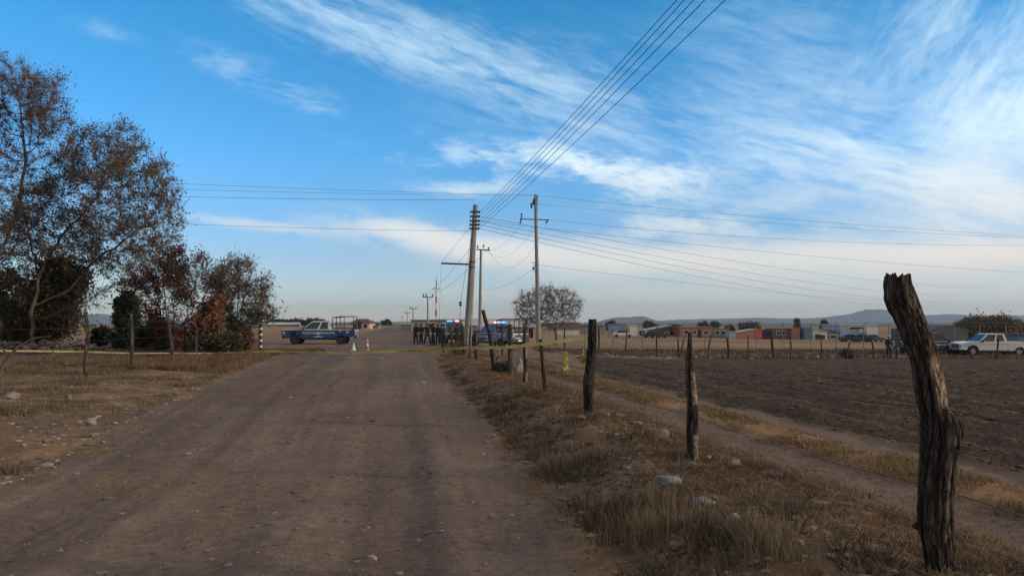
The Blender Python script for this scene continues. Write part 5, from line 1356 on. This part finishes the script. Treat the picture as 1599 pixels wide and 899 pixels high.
# centre: long building
building('warehouse', 'long low cream grey building with small windows behind the officers', 642, 722, 500.5, 150, 14, bm_('pale_plaster', (.36, .34, .29)), B['conc'], wins=((.18, .66, 1.0, .22), (.36, .55, .9, .9), (.42, .6, .3, .9), (.66, .68, 1.0, .4), (.80, .6, .9, .8), (.9, .6, .3, .8)))
building('warehouse', 'white-roofed industrial shed seen between the two concrete poles', 676, 760, 497, 175, 20, B['conc'], B['tin'], 'ridge', 1.6)
building('warehouse', 'beige walled building behind the bare tree and the tall cage', 748, 836, 497.5, 140, 12, bm_('beige_wall', (.33, .29, .22)), B['tin'], 'ridge', 1.6, wins=((.30, .5, 1, 1), (.55, .5, 1, 1), (.92, .5, .9, 1.9)))
building('house', 'low red-roofed house with a white wall right of the bare tree', 868, 905, 503, 185, 8, B['white'], B['brownroof'], 'ridge', 1.7)
building('shed', 'small pale shed just left of the dark square-topped post', 906, 944, 509, 190, 5, B['conc'], B['brownroof'])
# right row
building('mill_building', 'pale blue-grey building with a bent pipe near the dark square-topped post', 955, 977, 506.5, 195, 8, B['pale'], B['conc'])
e = building('tank', 'tall white box tank beside the pale mill building', 983, 994.5, 508.5, 193, 3, B['white'], B['white'], ov=.05)
building('shed', 'long shed with a bright sloping tin roof left of the brick house', 1007, 1047, 508.5, 198, 9, B['dark'], B['tin'], 'slopeL', 1.3, wins=((.5, .5, 1, .8), (.85, .5, .8, .8)))
building('brick_house', 'long red brick house with dark windows beyond the field', 1062, 1112, 511.5, 196, 8, B['brick'], B['orange'], wins=((.18, .55, 1, .9), (.80, .5, 1.2, .9), (.45, .55, .7, .9)), door=(.6, .9, 2, B['win']))
building('block_wall_house', 'unfinished grey block house right of the long brick house', 1113, 1136, 513.5, 200, 6, B['conc'], B['conc'], wins=((.3, .6, 1, .8), (.7, .6, 1, .8)))
building('shed', 'small light blue shed left of the sloping brick shed', 1137, 1149, 518, 192, 3, B['pale'], B['pale'], ov=.05)
building('brick_shed', 'brick shed with a sloping roof and a bright red end wall', 1150, 1178, 514, 196, 5, B['orange'], B['tin'], 'slopeL', .9)
building('brick_shed', 'bright red painted shed between the brick shed and the dark tent', 1178.5, 1190, 514, 196, 5, B['red'], B['red'], ov=.05)
building('shed', 'dark blue sloping shed right of the bright red wall', 1191, 1206, 515, 197, 5, B['dark'], B['dark'], 'slopeR', 1.0)
building('brick_store', 'long dark brown brick store with an orange end', 1206, 1236, 513.5, 196, 6, B['brown'], B['brown'], ov=.05, wins=((.3, .6, .8, .8), (.6, .6, .8, .8)))
building('brick_store', 'orange brick end block of the dark brown store', 1236.5, 1248.5, 513, 195, 6, B['orange'], B['orange'], ov=.05)
building('hut', 'small pale grey hut between the orange block and the dark blue container', 1250, 1255, 515, 200, 4, B['white'], B['conc'], ov=.05)
building('container', 'dark blue box container beyond the field', 1256, 1268, 512.5, 194, 4, B['blue'], B['blue'], cat='container', ov=.05)
building('shed', 'white shed with a sloping roof right of the dark blue container', 1269, 1291, 513, 196, 6, B['white'], B['tin'], 'slopeR', .8, wins=((.35, .35, 1.2, 1.2), (.7, .3, 1, 1)))
building('shed', 'small grey green shed right of the white sloping shed', 1292, 1311, 515, 198, 5, B['green'], B['dark'], 'slopeR', .8, wins=((.5, .4, 1.6, .8),))
e = building('office_building', 'two-storey blue and white building beyond the field left of the big post', 1312, 1368, 507.5, 200, 12, B['pale'], B['white'], wins=((.45, .78, 3.6, .6),), ov=.1)
mb = MB(); kk = 200/F
mb.box((1.4, -.15, (524-511)*kk), (2.6, .3, 1.0)); mb.box((3.3, -.35, (524-514)*kk), (2.8, .7, 2.9)); mb.build('white_block', B['white'], e)
building('barn', 'dark blue-grey barn with a low gable between the big post and the olive trees', 1448, 1512, 508.5, 125, 12, B['blue'] if False else bm_('blue_grey_barn', (.085, .10, .125)), bm_('blue_grey_roof', (.10, .115, .14)), 'gable', .7, ov=.05)
building('shed', 'dark blue shed at the right edge behind the white pickup', 1588, 1625, 523, 110, 5, B['blue'], B['dark'])
# dark parked vehicles and clutter in the yards
def small_car(px, Y, m_, lab, grp='cars parked in the far yards', rz=0, L=4.3):
    b = gx(px, Y); e = empty('parked_car', b, rz); tag(e, lab, 'car', grp)
    mb = MB(); mb.prism([(-L/2, .35), (L/2, .35), (L/2, .8), (L/2-.9, .95), (-L/2+.5, 1.0), (-L/2, .9)], -.85, .85); mb.build('body', m_, e, .05)
    mb = MB(); mb.prism([(-L/2+.6, .98), (L/2-1.1, .94), (L/2-1.8, 1.45), (-L/2+1.1, 1.47)], -.75, .75); mb.build('cabin', M['glass'], e, .05)
    for x_ in (-L*.31, L*.31):
        for y_ in (-.78, .78): mb = MB(); mb.tube([(x_, y_-.1, .32), (x_, y_+.1, .32)], .32, 12); mb.build('wheel', M['tyre'], e)
small_car(1345, 150, M['navy'], 'dark car parked in front of the blue and white building'); small_car(1362, 152, M['plastic'], 'black car right of the dark car by the blue and white building', rz=.2)
small_car(972, 160, M['white'], 'white car parked by the pale mill building'); small_car(1018, 165, M['plastic'], 'dark car parked in front of the tin-roofed shed'); small_car(1328, 148, M['plastic'], 'dark car left of the two cars by the blue and white building')
small_car(1028, 168, mat('brown_car_paint', (.12, .06, .05), .3, coat=.4), 'brown car parked right of the dark car by the tin-roofed shed')

# ---------------------------------------------------------------- rocks
M['rock'] = mat('pale_rock', (.27, .245, .22), .9, nscale=5, namt=.25, bump=.02, bscale=18)
M['rockd'] = mat('brown_rock', (.20, .16, .13), .9, nscale=5, namt=.25, bump=.02, bscale=18)
M['blue_rock'] = mat('blue_grey_rock', (.20, .225, .25), .85, nscale=9, namt=.3, bump=.02, bscale=18)
def rock_data(seed, sub=3, amp=.35, flat=.6):
    bm = bmesh.new(); bmesh.ops.create_icosphere(bm, subdivisions=sub, radius=1)
    P_ = np.array([v.co[:] for v in bm.verts]); rg_ = np.random.default_rng(seed)
    # chop with planes to get facets
    for _ in range(9):
        n_ = rg_.normal(0, 1, 3); n_ /= np.linalg.norm(n_); d_ = rg_.uniform(.5, .9); q = P_@n_; m_ = q > d_; P_[m_] -= np.outer(q[m_]-d_, n_)
    P_ *= (1+amp*.5*(fbm(P_[:, 0]*2+seed, P_[:, 1]*2+P_[:, 2]*1.7, 3, seed)-.5))[:, None]; P_[:, 2] *= flat
    for v, p_ in zip(bm.verts, P_): v.co = p_
    return bm
def rock(px, py, wpx, hpx, lab, m_='rock', seed=1, Y=None, grp=None, rz=0, name='rock'):
    b = at(px, py) if Y is None else gx(px, Y); s_ = wpx/2/F*b.y; hh = hpx/F*b.y
    bm = rock_data(seed, 3, .4, 1.0); me = bpy.data.meshes.new(name); bm.to_mesh(me); bm.free(); me.materials.append(M[m_])
    for p_ in me.polygons: p_.use_smooth = False
    me.transform(Matrix.Diagonal((s_, s_*.8, hh*.62, 1))); o = link(name, me); o.location = gp(b.x, b.y+s_*.6, hh*.36); o.rotation_euler[2] = rz; tag(o, lab, 'rock', grp); return o
rock(1045, 763, 46, 17, 'bluish white flat rock on the bank below the split post', 'blue_rock', 1)
rock(1100, 783, 40, 16, 'bluish white rock in the dry weeds right of the first bluish rock', 'blue_rock', 2)
rock(1151, 826, 20, 15, 'small round pale rock in the weeds at the foot of the bank', 'rock', 3)
rock(1116, 785, 16, 14, 'greyish rock touching the second bluish rock', 'rock', 33)
rock(1030, 690, 34, 20, 'tan rock on the bank left of the split post', 'rockd', 4)
rock(1106, 720, 12, 10, 'small tan rock at the foot of the split post', 'rock', 5)
rock(1128, 718, 14, 7, 'dark flat stone right of the split post', 'rockd', 55); rock(1148, 729, 20, 17, 'tan angular rock in the grass right of the split post', 'rockd', 6)
rock(808, 583, 20, 27, 'upright pale boulder behind the wooden posts by the tape', 'rock', 7, rz=.4)
rock(138, 664, 20, 12, 'cream coloured rock on the left verge', 'rock', 8); rock(178, 663, 10, 4, 'small flat cream stone right of the cream rock', 'rock', 9)
rock(104, 626, 14, 14, 'pale brown block on the left verge below the first fence post', 'rockd', 10); rock(12, 622, 26, 12, 'pale block at the left edge of the verge', 'rock', 11)
rock(72, 693, 24, 7, 'long flat stone on the left verge', 'rockd', 12); rock(160, 692, 10, 4, 'small flat stone near the road edge on the left', 'rock', 13)
rock(352, 549, 13, 9, 'white block at the foot of the bushes behind the low tape', 'rock', 14); rock(421, 547, 6, 4, 'small white stone right of the banded gate post', 'rock', 15)
rock(660, 600, 9, 4, 'small pale stone on the right edge of the road', 'rock', 16); rock(771, 683, 10, 5, 'pale stone at the road edge by the bank', 'rock', 17); rock(728, 630, 13, 5, 'flat stone where the road meets the bank', 'rockd', 18)
rock(967, 660, 22, 7, 'flat light stone on the bank right of the dark thick post', 'rock', 19); rock(1152, 728, 9, 12, 'orange brown pebble beside the angular rock', 'rockd', 20)
for i, (px, py, w, h, m_) in enumerate([(1276, 552, 7, 7, 'rock'), (1232, 551, 10, 9, 'rockd'), (1258, 548, 8, 5, 'rockd'), (1298, 549, 9, 6, 'rockd'), (1172, 551, 8, 5, 'rock'), (1018, 546, 6, 3, 'rock'), (1345, 551, 9, 4, 'rockd'), (1110, 552, 9, 6, 'rockd'), (1085, 549, 12, 5, 'rockd')]):
    rock(px, py, w, h, ('white rock', 'brown boulder', 'low brown stone', 'squat brown stone', 'pale small rock', 'tiny white stone', 'flat brown stone', 'rough brown rock', 'long brown rock')[i]+' on the far edge of the ploughed field'+(' among the fence sticks' if i % 2 else ''), m_, 80+i, Y=57.2, grp='rocks on the far field edge')
# rubble pile on the left
P_ = []; V = []; Fq = []
rr = random.Random(3)
base_bm = [rock_data(200+i, 1, .5, .8) for i in range(6)]; pr_ = [(np.array([v.co[:] for v in b_.verts]), [[v.index for v in f.verts] for f in b_.faces]) for b_ in base_bm]
cols_ = []
for i in range(620):
    px = rr.uniform(-60, 218); b_ = gx(px, 42.5+rr.gauss(0, .9)); edge = min(1, (px+80)/60, (222-px)/50)
    hmax = (.22+.42*max(0, edge))*(1+.5*math.sin(px*.11)*.5)*math.exp(-((b_.y-42.6)/1.1)**2)
    s_ = rr.choice((.06, .09, .12, .17, .24))*rr.uniform(.7, 1.3); z_ = rr.uniform(0, hmax)
    v_, f_ = pr_[i % 6]; a = rr.uniform(0, 6.3); c_, sn = math.cos(a), math.sin(a)
    q = v_*np.array([s_*rr.uniform(.8, 1.5), s_, s_*rr.uniform(.5, .9)]); q = np.stack([q[:, 0]*c_-q[:, 1]*sn, q[:, 0]*sn+q[:, 1]*c_, q[:, 2]], -1)+np.array([b_.x, b_.y, b_.z+z_])
    k0 = len(V); V += q.tolist(); Fq += [[k0+j for j in f] for f in f_]; base_c = rr.choice([(.30, .25, .20), (.24, .19, .15), (.36, .29, .24), (.33, .20, .14), (.20, .165, .14)]); cols_ += [base_c]*len(v_)
me = bpy.data.meshes.new('rubble_pile'); me.from_pydata(V, [], Fq); a_ = me.color_attributes.new('tint', 'FLOAT_COLOR', 'POINT'); A_ = np.ones((len(V), 4), np.float32); A_[:, :3] = cols_; a_.data.foreach_set('color', A_.ravel())
me.materials.append(mat('rubble', (.3, .25, .2), .95, nscale=9, namt=.2, tint=True)); o = link('rubble_pile', me); tag(o, 'long low heap of broken stones and rubble at the foot of the left trees', 'rubble', kind='stuff')
# dry fallen branch at the left edge
dbp = at(3, 606); e = empty('dead_branch', dbp); tag(e, 'dark dead forked branch sticking up at the left edge of the verge', 'branch')
mb = MB(); q = lambda x, y: atd(x, y, dbp.y)-dbp
mb.tube([q(3, 608), q(0, 590), q(3, 572), q(14, 556), q(30, 540), q(52, 528), q(80, 525)], [.06, .05, .045, .04, .03, .022, .01], 6); mb.tube([q(2, 577), q(14, 574), q(26, 571)], [.02, .012, .006], 5)
mb.tube([q(14, 556), q(4, 545), q(-6, 540)], [.03, .02, .01], 5); mb.build('limb', M['trunk'], e)
# pale concrete strips lying across the road
def slab(px0, px1, py, lab, th=.012, w=.35):
    a, b = at(px0, py), at(px1, py); mb = MB(); c_ = (a+b)/2; mb.box((0, 0, 0), ((b-a).length, w, .05)); o = mb.build('concrete_strip', mat('worn_concrete', (.27, .23, .20), .9, nscale=4, namt=.2), None, .008); o.location = gp(c_.x, c_.y, th); tag(o, lab, 'concrete strip')
slab(536, 596, 559.5, 'long pale concrete strip set across the dirt road in front of the tape', .02, .3); slab(476, 500, 549.5, 'short pale concrete strip left of the long one near the tape', .02, .25)

# ---------------------------------------------------------------- pebbles and clods
def scatter_stones(name, lab, cat, x, y, s, cols, m_=None, kind='stuff', nvar=5, seed=5):
    rgq = np.random.default_rng(seed); prs = []
    for i in range(nvar):
        b_ = rock_data(400+i+seed, 1, .5, .7); prs.append((np.array([v.co[:] for v in b_.verts]), np.array([[v.index for v in f.verts] for f in b_.faces])))
    n = len(x); var = rgq.integers(0, nvar, n); Vs, Fs, Cs = [], [], []; off = 0; zz_ = zg(x, y)
    for k in range(nvar):
        m = np.where(var == k)[0]; v_, f_ = prs[k]; a = rgq.uniform(0, 6.28, len(m)); sc = np.stack([s[m]*rgq.uniform(.8, 1.5, len(m)), s[m], s[m]*rgq.uniform(.5, .9, len(m))], -1)
        q = v_[None]*sc[:, None, :]; X_ = q[..., 0]*np.cos(a)[:, None]-q[..., 1]*np.sin(a)[:, None]+x[m][:, None]; Y_ = q[..., 0]*np.sin(a)[:, None]+q[..., 1]*np.cos(a)[:, None]+y[m][:, None]; Z_ = q[..., 2]+(zz_[m]+s[m]*.12)[:, None]
        Vs.append(np.stack([X_, Y_, Z_], -1).reshape(-1, 3)); nf = f_[None]+(np.arange(len(m))*len(v_))[:, None, None]+off; Fs.append(nf.reshape(-1, 3)); off += len(m)*len(v_)
        c_ = np.array(cols)[rgq.integers(0, len(cols), len(m))]*rgq.uniform(.7, 1.3, (len(m), 1)); Cs.append(np.repeat(c_, len(v_), 0))
    o = np_mesh(name, np.concatenate(Vs), np.concatenate(Fs).ravel(), 3, m_ or mat('stone_tint', (.3, .3, .3), .95, nscale=20, namt=.2, tint=True), smooth=False, attr=np.concatenate(Cs)); tag(o, lab, cat, kind=kind); return o
n = 6500; y = 3.0*np.exp(rng.uniform(0, 1, n)*math.log(45/3.0)); t_ = rng.uniform(-.02, 1.03, n); x = xl(y)+(xr(y)-xl(y))*t_
s = rng.exponential(.0055, n)+.0025; s = np.minimum(s*(1+y*.03), .075)
scatter_stones('road_gravel', 'small loose pebbles strewn over the dirt road', 'gravel', x, y, s, [(.17, .13, .105), (.20, .16, .13), (.13, .10, .085), (.26, .22, .19), (.11, .085, .075), (.15, .115, .095)])
n = 42000; y = 7+55*rng.uniform(0, 1, n)**1.6; x = xf(y)+2.9+rng.uniform(0, 1, n)**1.3*(4+y*.75); m = sdist(FIELD, x, y) > .1; x, y = x[m], y[m]
s = np.minimum(rng.exponential(.010, len(x))+.005+y*.0005, .065); scatter_stones('soil_clods', 'loose clods of dark ploughed soil', 'soil clods', x, y, s, [(.105, .078, .06), (.09, .067, .052), (.12, .09, .068), (.11, .082, .064), (.095, .07, .055)], seed=8)
n = 5000; y = 4+34*rng.uniform(0, 1, n)**1.7; x = xr(y)+(xf(y)+.7-xr(y))*rng.uniform(0, 1, n); s = rng.exponential(.012, n)+.006; s = np.minimum(s, .09)
scatter_stones('bank_stones', 'loose stones and crumbs of earth on the right bank', 'stones', x, y, s, [(.20, .14, .10), (.22, .16, .12), (.13, .10, .08), (.25, .21, .17)], seed=12)
n = 2600; y = 3.6+26*rng.uniform(0, 1, n)**1.6; x = xr(y)+(xf(y)-xr(y))*np.clip(rng.normal(.42, .12, n)+.25*(fbm(y*.6, y*0, 3, 77)-.5), 0, 1); m = fbm(x*1.5, y*.9, 3, 88) > .45; x, y = x[m], y[m]; s = np.minimum(rng.exponential(.012, len(x))+.007, .06)
scatter_stones('bank_clods', 'dark clods and stones along the crest of the right bank', 'stones', x, y, s, [(.09, .066, .052), (.115, .085, .068), (.07, .053, .045), (.14, .105, .08)], seed=21)
n = 3500; y = 8+32*rng.uniform(0, 1, n)**1.3; x = xl(y)-rng.exponential(2.2, n); s = np.minimum(rng.exponential(.014, n)+.006, .09)
scatter_stones('verge_stones', 'loose stones scattered over the left verge', 'stones', x, y, s, [(.22, .18, .14), (.30, .26, .21), (.17, .13, .11)], seed=14)
n = 2600; x = rng.uniform(3, 45, n); y = 56.5+rng.normal(0, 1.3, n); m = sdist(FIELD, x, y) < -.1; x, y = x[m], y[m]; s = np.minimum(rng.exponential(.06, len(x))+.03, .3)
scatter_stones('field_edge_rubble', 'stones and clods heaped along the far edge of the field', 'stones', x, y, s, [(.13, .10, .08), (.18, .14, .115), (.24, .20, .17), (.10, .08, .065)], seed=15)

# ---------------------------------------------------------------- dry grass
M['grass'] = mat('dry_grass_blade', (.3, .22, .12), .85, nscale=2, namt=.12, tint=True, transl=.3, spec=.15)
def grass(name, lab, cx, cy, per, hgt, cols, seed, spread=.06, lean=.35, wid=.0035, parent=None):
    rgq = np.random.default_rng(seed); nt = len(cx); n = nt*per; ti = np.repeat(np.arange(nt), per)
    off = rgq.normal(0, 1, (n, 2))*spread*(.6+hgt[ti][:, None]*1.6); x = cx[ti]+off[:, 0]; y = cy[ti]+off[:, 1]; z = zg(x, y)-.01
    h_ = hgt[ti]*rgq.uniform(.35, 1.15, n); a = np.arctan2(off[:, 1], off[:, 0])+rgq.normal(0, .9, n); ln = np.abs(rgq.normal(lean, .28, n))
    dx, dy = np.cos(a)*ln*h_, np.sin(a)*ln*h_; dist = np.hypot(x, y); w = (wid+dist*.00022)*rgq.uniform(.6, 1.4, n)
    b = rgq.uniform(0, 6.28, n); wx, wy = np.cos(b)*w, np.sin(b)*w; drop = np.clip(ln-.35, 0, .8)*h_*.35
    p0 = np.stack([x-wx, y-wy, z], -1); p1 = np.stack([x+wx, y+wy, z], -1); p2 = np.stack([x+dx*.4+wx*.7, y+dy*.4+wy*.7, z+h_*.58], -1); p3 = np.stack([x+dx*.4-wx*.7, y+dy*.4-wy*.7, z+h_*.58], -1)
    p4 = np.stack([x+dx+wx*.12, y+dy+wy*.12, z+h_-drop], -1); p5 = np.stack([x+dx-wx*.12, y+dy-wy*.12, z+h_-drop], -1)
    V = np.stack([p0, p1, p2, p3, p4, p5], 1).reshape(-1, 3); k = (np.arange(n)*6)[:, None, None]; Q = (k+np.array([[0, 1, 2, 3], [3, 2, 4, 5]])[None]).reshape(-1)
    tc_ = np.array(cols)[np.clip((fbm(cx*1.7+seed, cy*1.2, 3, seed)*1.8-.4+rgq.normal(0, .22, nt)), 0, .999).__mul__(len(cols)).astype(int)]
    c_ = tc_[ti]*rgq.uniform(.55, 1.35, (n, 1)); o = np_mesh(name, V, Q, 4, M['grass'], smooth=False, attr=np.repeat(c_, 6, 0)); tag(o, lab, 'grass', kind='stuff'); return o
STR = [(.105, .070, .048), (.15, .105, .065), (.20, .14, .08), (.26, .19, .11), (.19, .105, .065)]
def band(n, y0, y1, pw, f):
    y = y0+(y1-y0)*rng.uniform(0, 1, n)**pw; return f(y, rng.uniform(0, 1, n)), y
# right bank
x, y = band(4600, 3.4, 34, 1.7, lambda y, u: xr(y)+.10+(xf(y)+.55-xr(y))*u); dens = fbm(x*1.4, y*1.1, 3, 301); low = (x-xr(y))/(xf(y)-xr(y)+.01); m = (dens > .53); x, y = x[m], y[m]; low = low[m]
hg = (.03+.10*np.clip(1-np.abs(low-.28)*2.4, 0, 1)*ss(fbm(x*.9, y*.7, 2, 302), .3, .6))*rng.uniform(.5, 1.3, len(x))*(1-.45*ss(y, 9, 22))
grass('dry_grass', 'tufts of dry brown grass and weeds on the right bank', x, y, 26, hg, [(.13, .09, .062), (.17, .12, .08), (.23, .165, .105), (.30, .22, .135), (.24, .145, .09)], 51, lean=.6)
x, y = band(900, 3.4, 12, 1.2, lambda y, u: xr(y)+.2+(xf(y)-xr(y))*u*.5)
m = fbm(x*1.2, y*1.2, 2, 305) > .64; x, y = x[m], y[m]; grass('dry_grass', 'taller straw coloured stalks standing on the near right bank', x, y, 16, rng.uniform(.10, .26, len(x)), [(.14, .09, .06), (.21, .15, .09), (.27, .20, .12)], 52, lean=.25, wid=.0022)
# low sparse dark weeds on the bank
x, y = band(190, 3.6, 16, 1.3, lambda y, u: xr(y)+.2+(xf(y)-xr(y))*u*.85); grass('low_weeds', 'dark dry low weeds on the right bank', x, y, 40, rng.uniform(.06, .17, len(x)), [(.11, .088, .065), (.14, .115, .085), (.17, .13, .09)], 53, spread=.10, lean=.9, wid=.004)
# under the fence and golden strip beyond
x, y = band(4200, 3.2, 40, 1.6, lambda y, u: xf(y)-.35+1.25*u); grass('dry_grass', 'short reddish straw grass along the fence line', x, y, 22, rng.uniform(.02, .085, len(x)), [(.19, .125, .08), (.25, .17, .105), (.31, .215, .125), (.24, .145, .09)], 54, lean=.8, spread=.10)
x, y = band(3400, 4.5, 44, 1.5, lambda y, u: xf(y)+1.62+.72*u); m = fbm(x*1.5, y*.8, 3, 307) > .42; x, y = x[m], y[m]; grass('dry_grass', 'golden strip of short dry grass between the bare track and the field', x, y, 24, rng.uniform(.02, .09, len(x)), [(.28, .195, .105), (.34, .24, .13), (.24, .17, .095)], 55, lean=.8, spread=.10)
# sparse on the track edges
x, y = band(900, 4.5, 30, 1.5, lambda y, u: xf(y)+.8+.8*u); grass('dry_grass', 'sparse straw wisps lying on the bare track', x, y, 9, rng.uniform(.02, .05, len(x)), STR[2:], 56, lean=1.2, spread=.12)
# left verge
x, y = band(7500, 8.5, 42, 1.25, lambda y, u: xl(y)-.25-(2.2+.22*y)*u); dn = fbm(x*.7, y*.6, 3, 309); m = dn > .42; x, y, dn = x[m], y[m], dn[m]
hg = (.03+.10*ss(dn, .5, .7))*rng.uniform(.5, 1.4, len(x))*(1+1.2*ss(y, 22, 32)); grass('dry_grass', 'dry tan grass over the left verge between the road and the fence', x, y, 20, hg, [(.16, .125, .085), (.21, .16, .105), (.28, .21, .135), (.22, .16, .105)], 57, lean=.6, spread=.11)
x, y = band(1100, 25, 40, 1.0, lambda y, u: xl(y)-.3-4.0*u); grass('dry_grass', 'taller rusty straw grass in front of the bushes at the left road edge', x, y, 26, rng.uniform(.10, .34, len(x)), [(.24, .15, .09), (.20, .12, .075), (.28, .19, .12)], 58, lean=.4, spread=.12)
# behind the left fence, ahead of rubble and beyond the near field
x, y = band(1500, 40.5, 46, 1.0, lambda y, u: -45+34*u); grass('dry_grass', 'dry grass at the foot of the left trees', x, y, 16, rng.uniform(.08, .28, len(x)), STR, 59, spread=.15)
x, y = band(2600, 57.5, 78, 1.0, lambda y, u: 2+44*u); grass('dry_grass', 'brown dry weeds beyond the far edge of the field', x, y, 14, rng.uniform(.06, .32, len(x)), [(.11, .08, .06), (.15, .11, .08), (.20, .15, .10)], 60, spread=.2, wid=.008)
x, y = band(1500, 45, 58, 1.0, lambda y, u: xf(y)+.3+9*u); m = road_w(x, y) < .3; x, y = x[m], y[m]; grass('dry_grass', 'dry reddish weeds around the foot of the concrete poles', x, y, 14, rng.uniform(.06, .25, len(x)), [(.13, .085, .065), (.17, .11, .08), (.20, .15, .10)], 61, spread=.16, wid=.006)
for k_, (px, py, lab) in enumerate(((787, 580, 'small dark green weed at the foot of the grey post by the pale boulder'), (718, 556, 'dry twiggy bush at the foot of the leaning concrete pole'), (1320, 555, 'dark scrubby bush leaning on a fence stick beyond the field'))):
    b = at(px, py) if px < 1000 else gx(px, 57.5)
    attq = ell(rg, 90, (0, 0, .35 if k_ else .17), (.55, .4, .36) if k_ else (.15, .15, .15), .1)
    tree('low_bush', lab, 'bush', b, [[(0, 0, -.05), (0, 0, .12)]], attq, .09, 2, .12, .004, .03, 500+k_, leaves=dict(n=(500, 500, 1500)[k_], size=.035, colors=[(.035, .045, .035), (.05, .05, .04)] if k_ != 1 else [(.15, .11, .08)], spread=.05, cf=2, lo=.3), twigs=500, twl=.22, split=.01, twr=.004)
HAZE=.8e-4
# ---------------------------------------------------------------- haze
hz = MB(); hz.box((0, 0, 128), (24000, 24000, 272)); hzm = bpy.data.materials.new('haze_air'); hzm.use_nodes = True
T = NT(hzm.node_tree); T.n.remove(T.n['Principled BSDF']); pv = T.new('ShaderNodeVolumePrincipled')
pv.inputs['Color'].default_value = (.66, .82, 1, 1); pv.inputs['Density'].default_value = HAZE; pv.inputs['Anisotropy'].default_value = .2
T.l.new(pv.outputs[0], T.n['Material Output'].inputs['Volume'])
ho = hz.build('haze', hzm); tag(ho, kind='stuff')
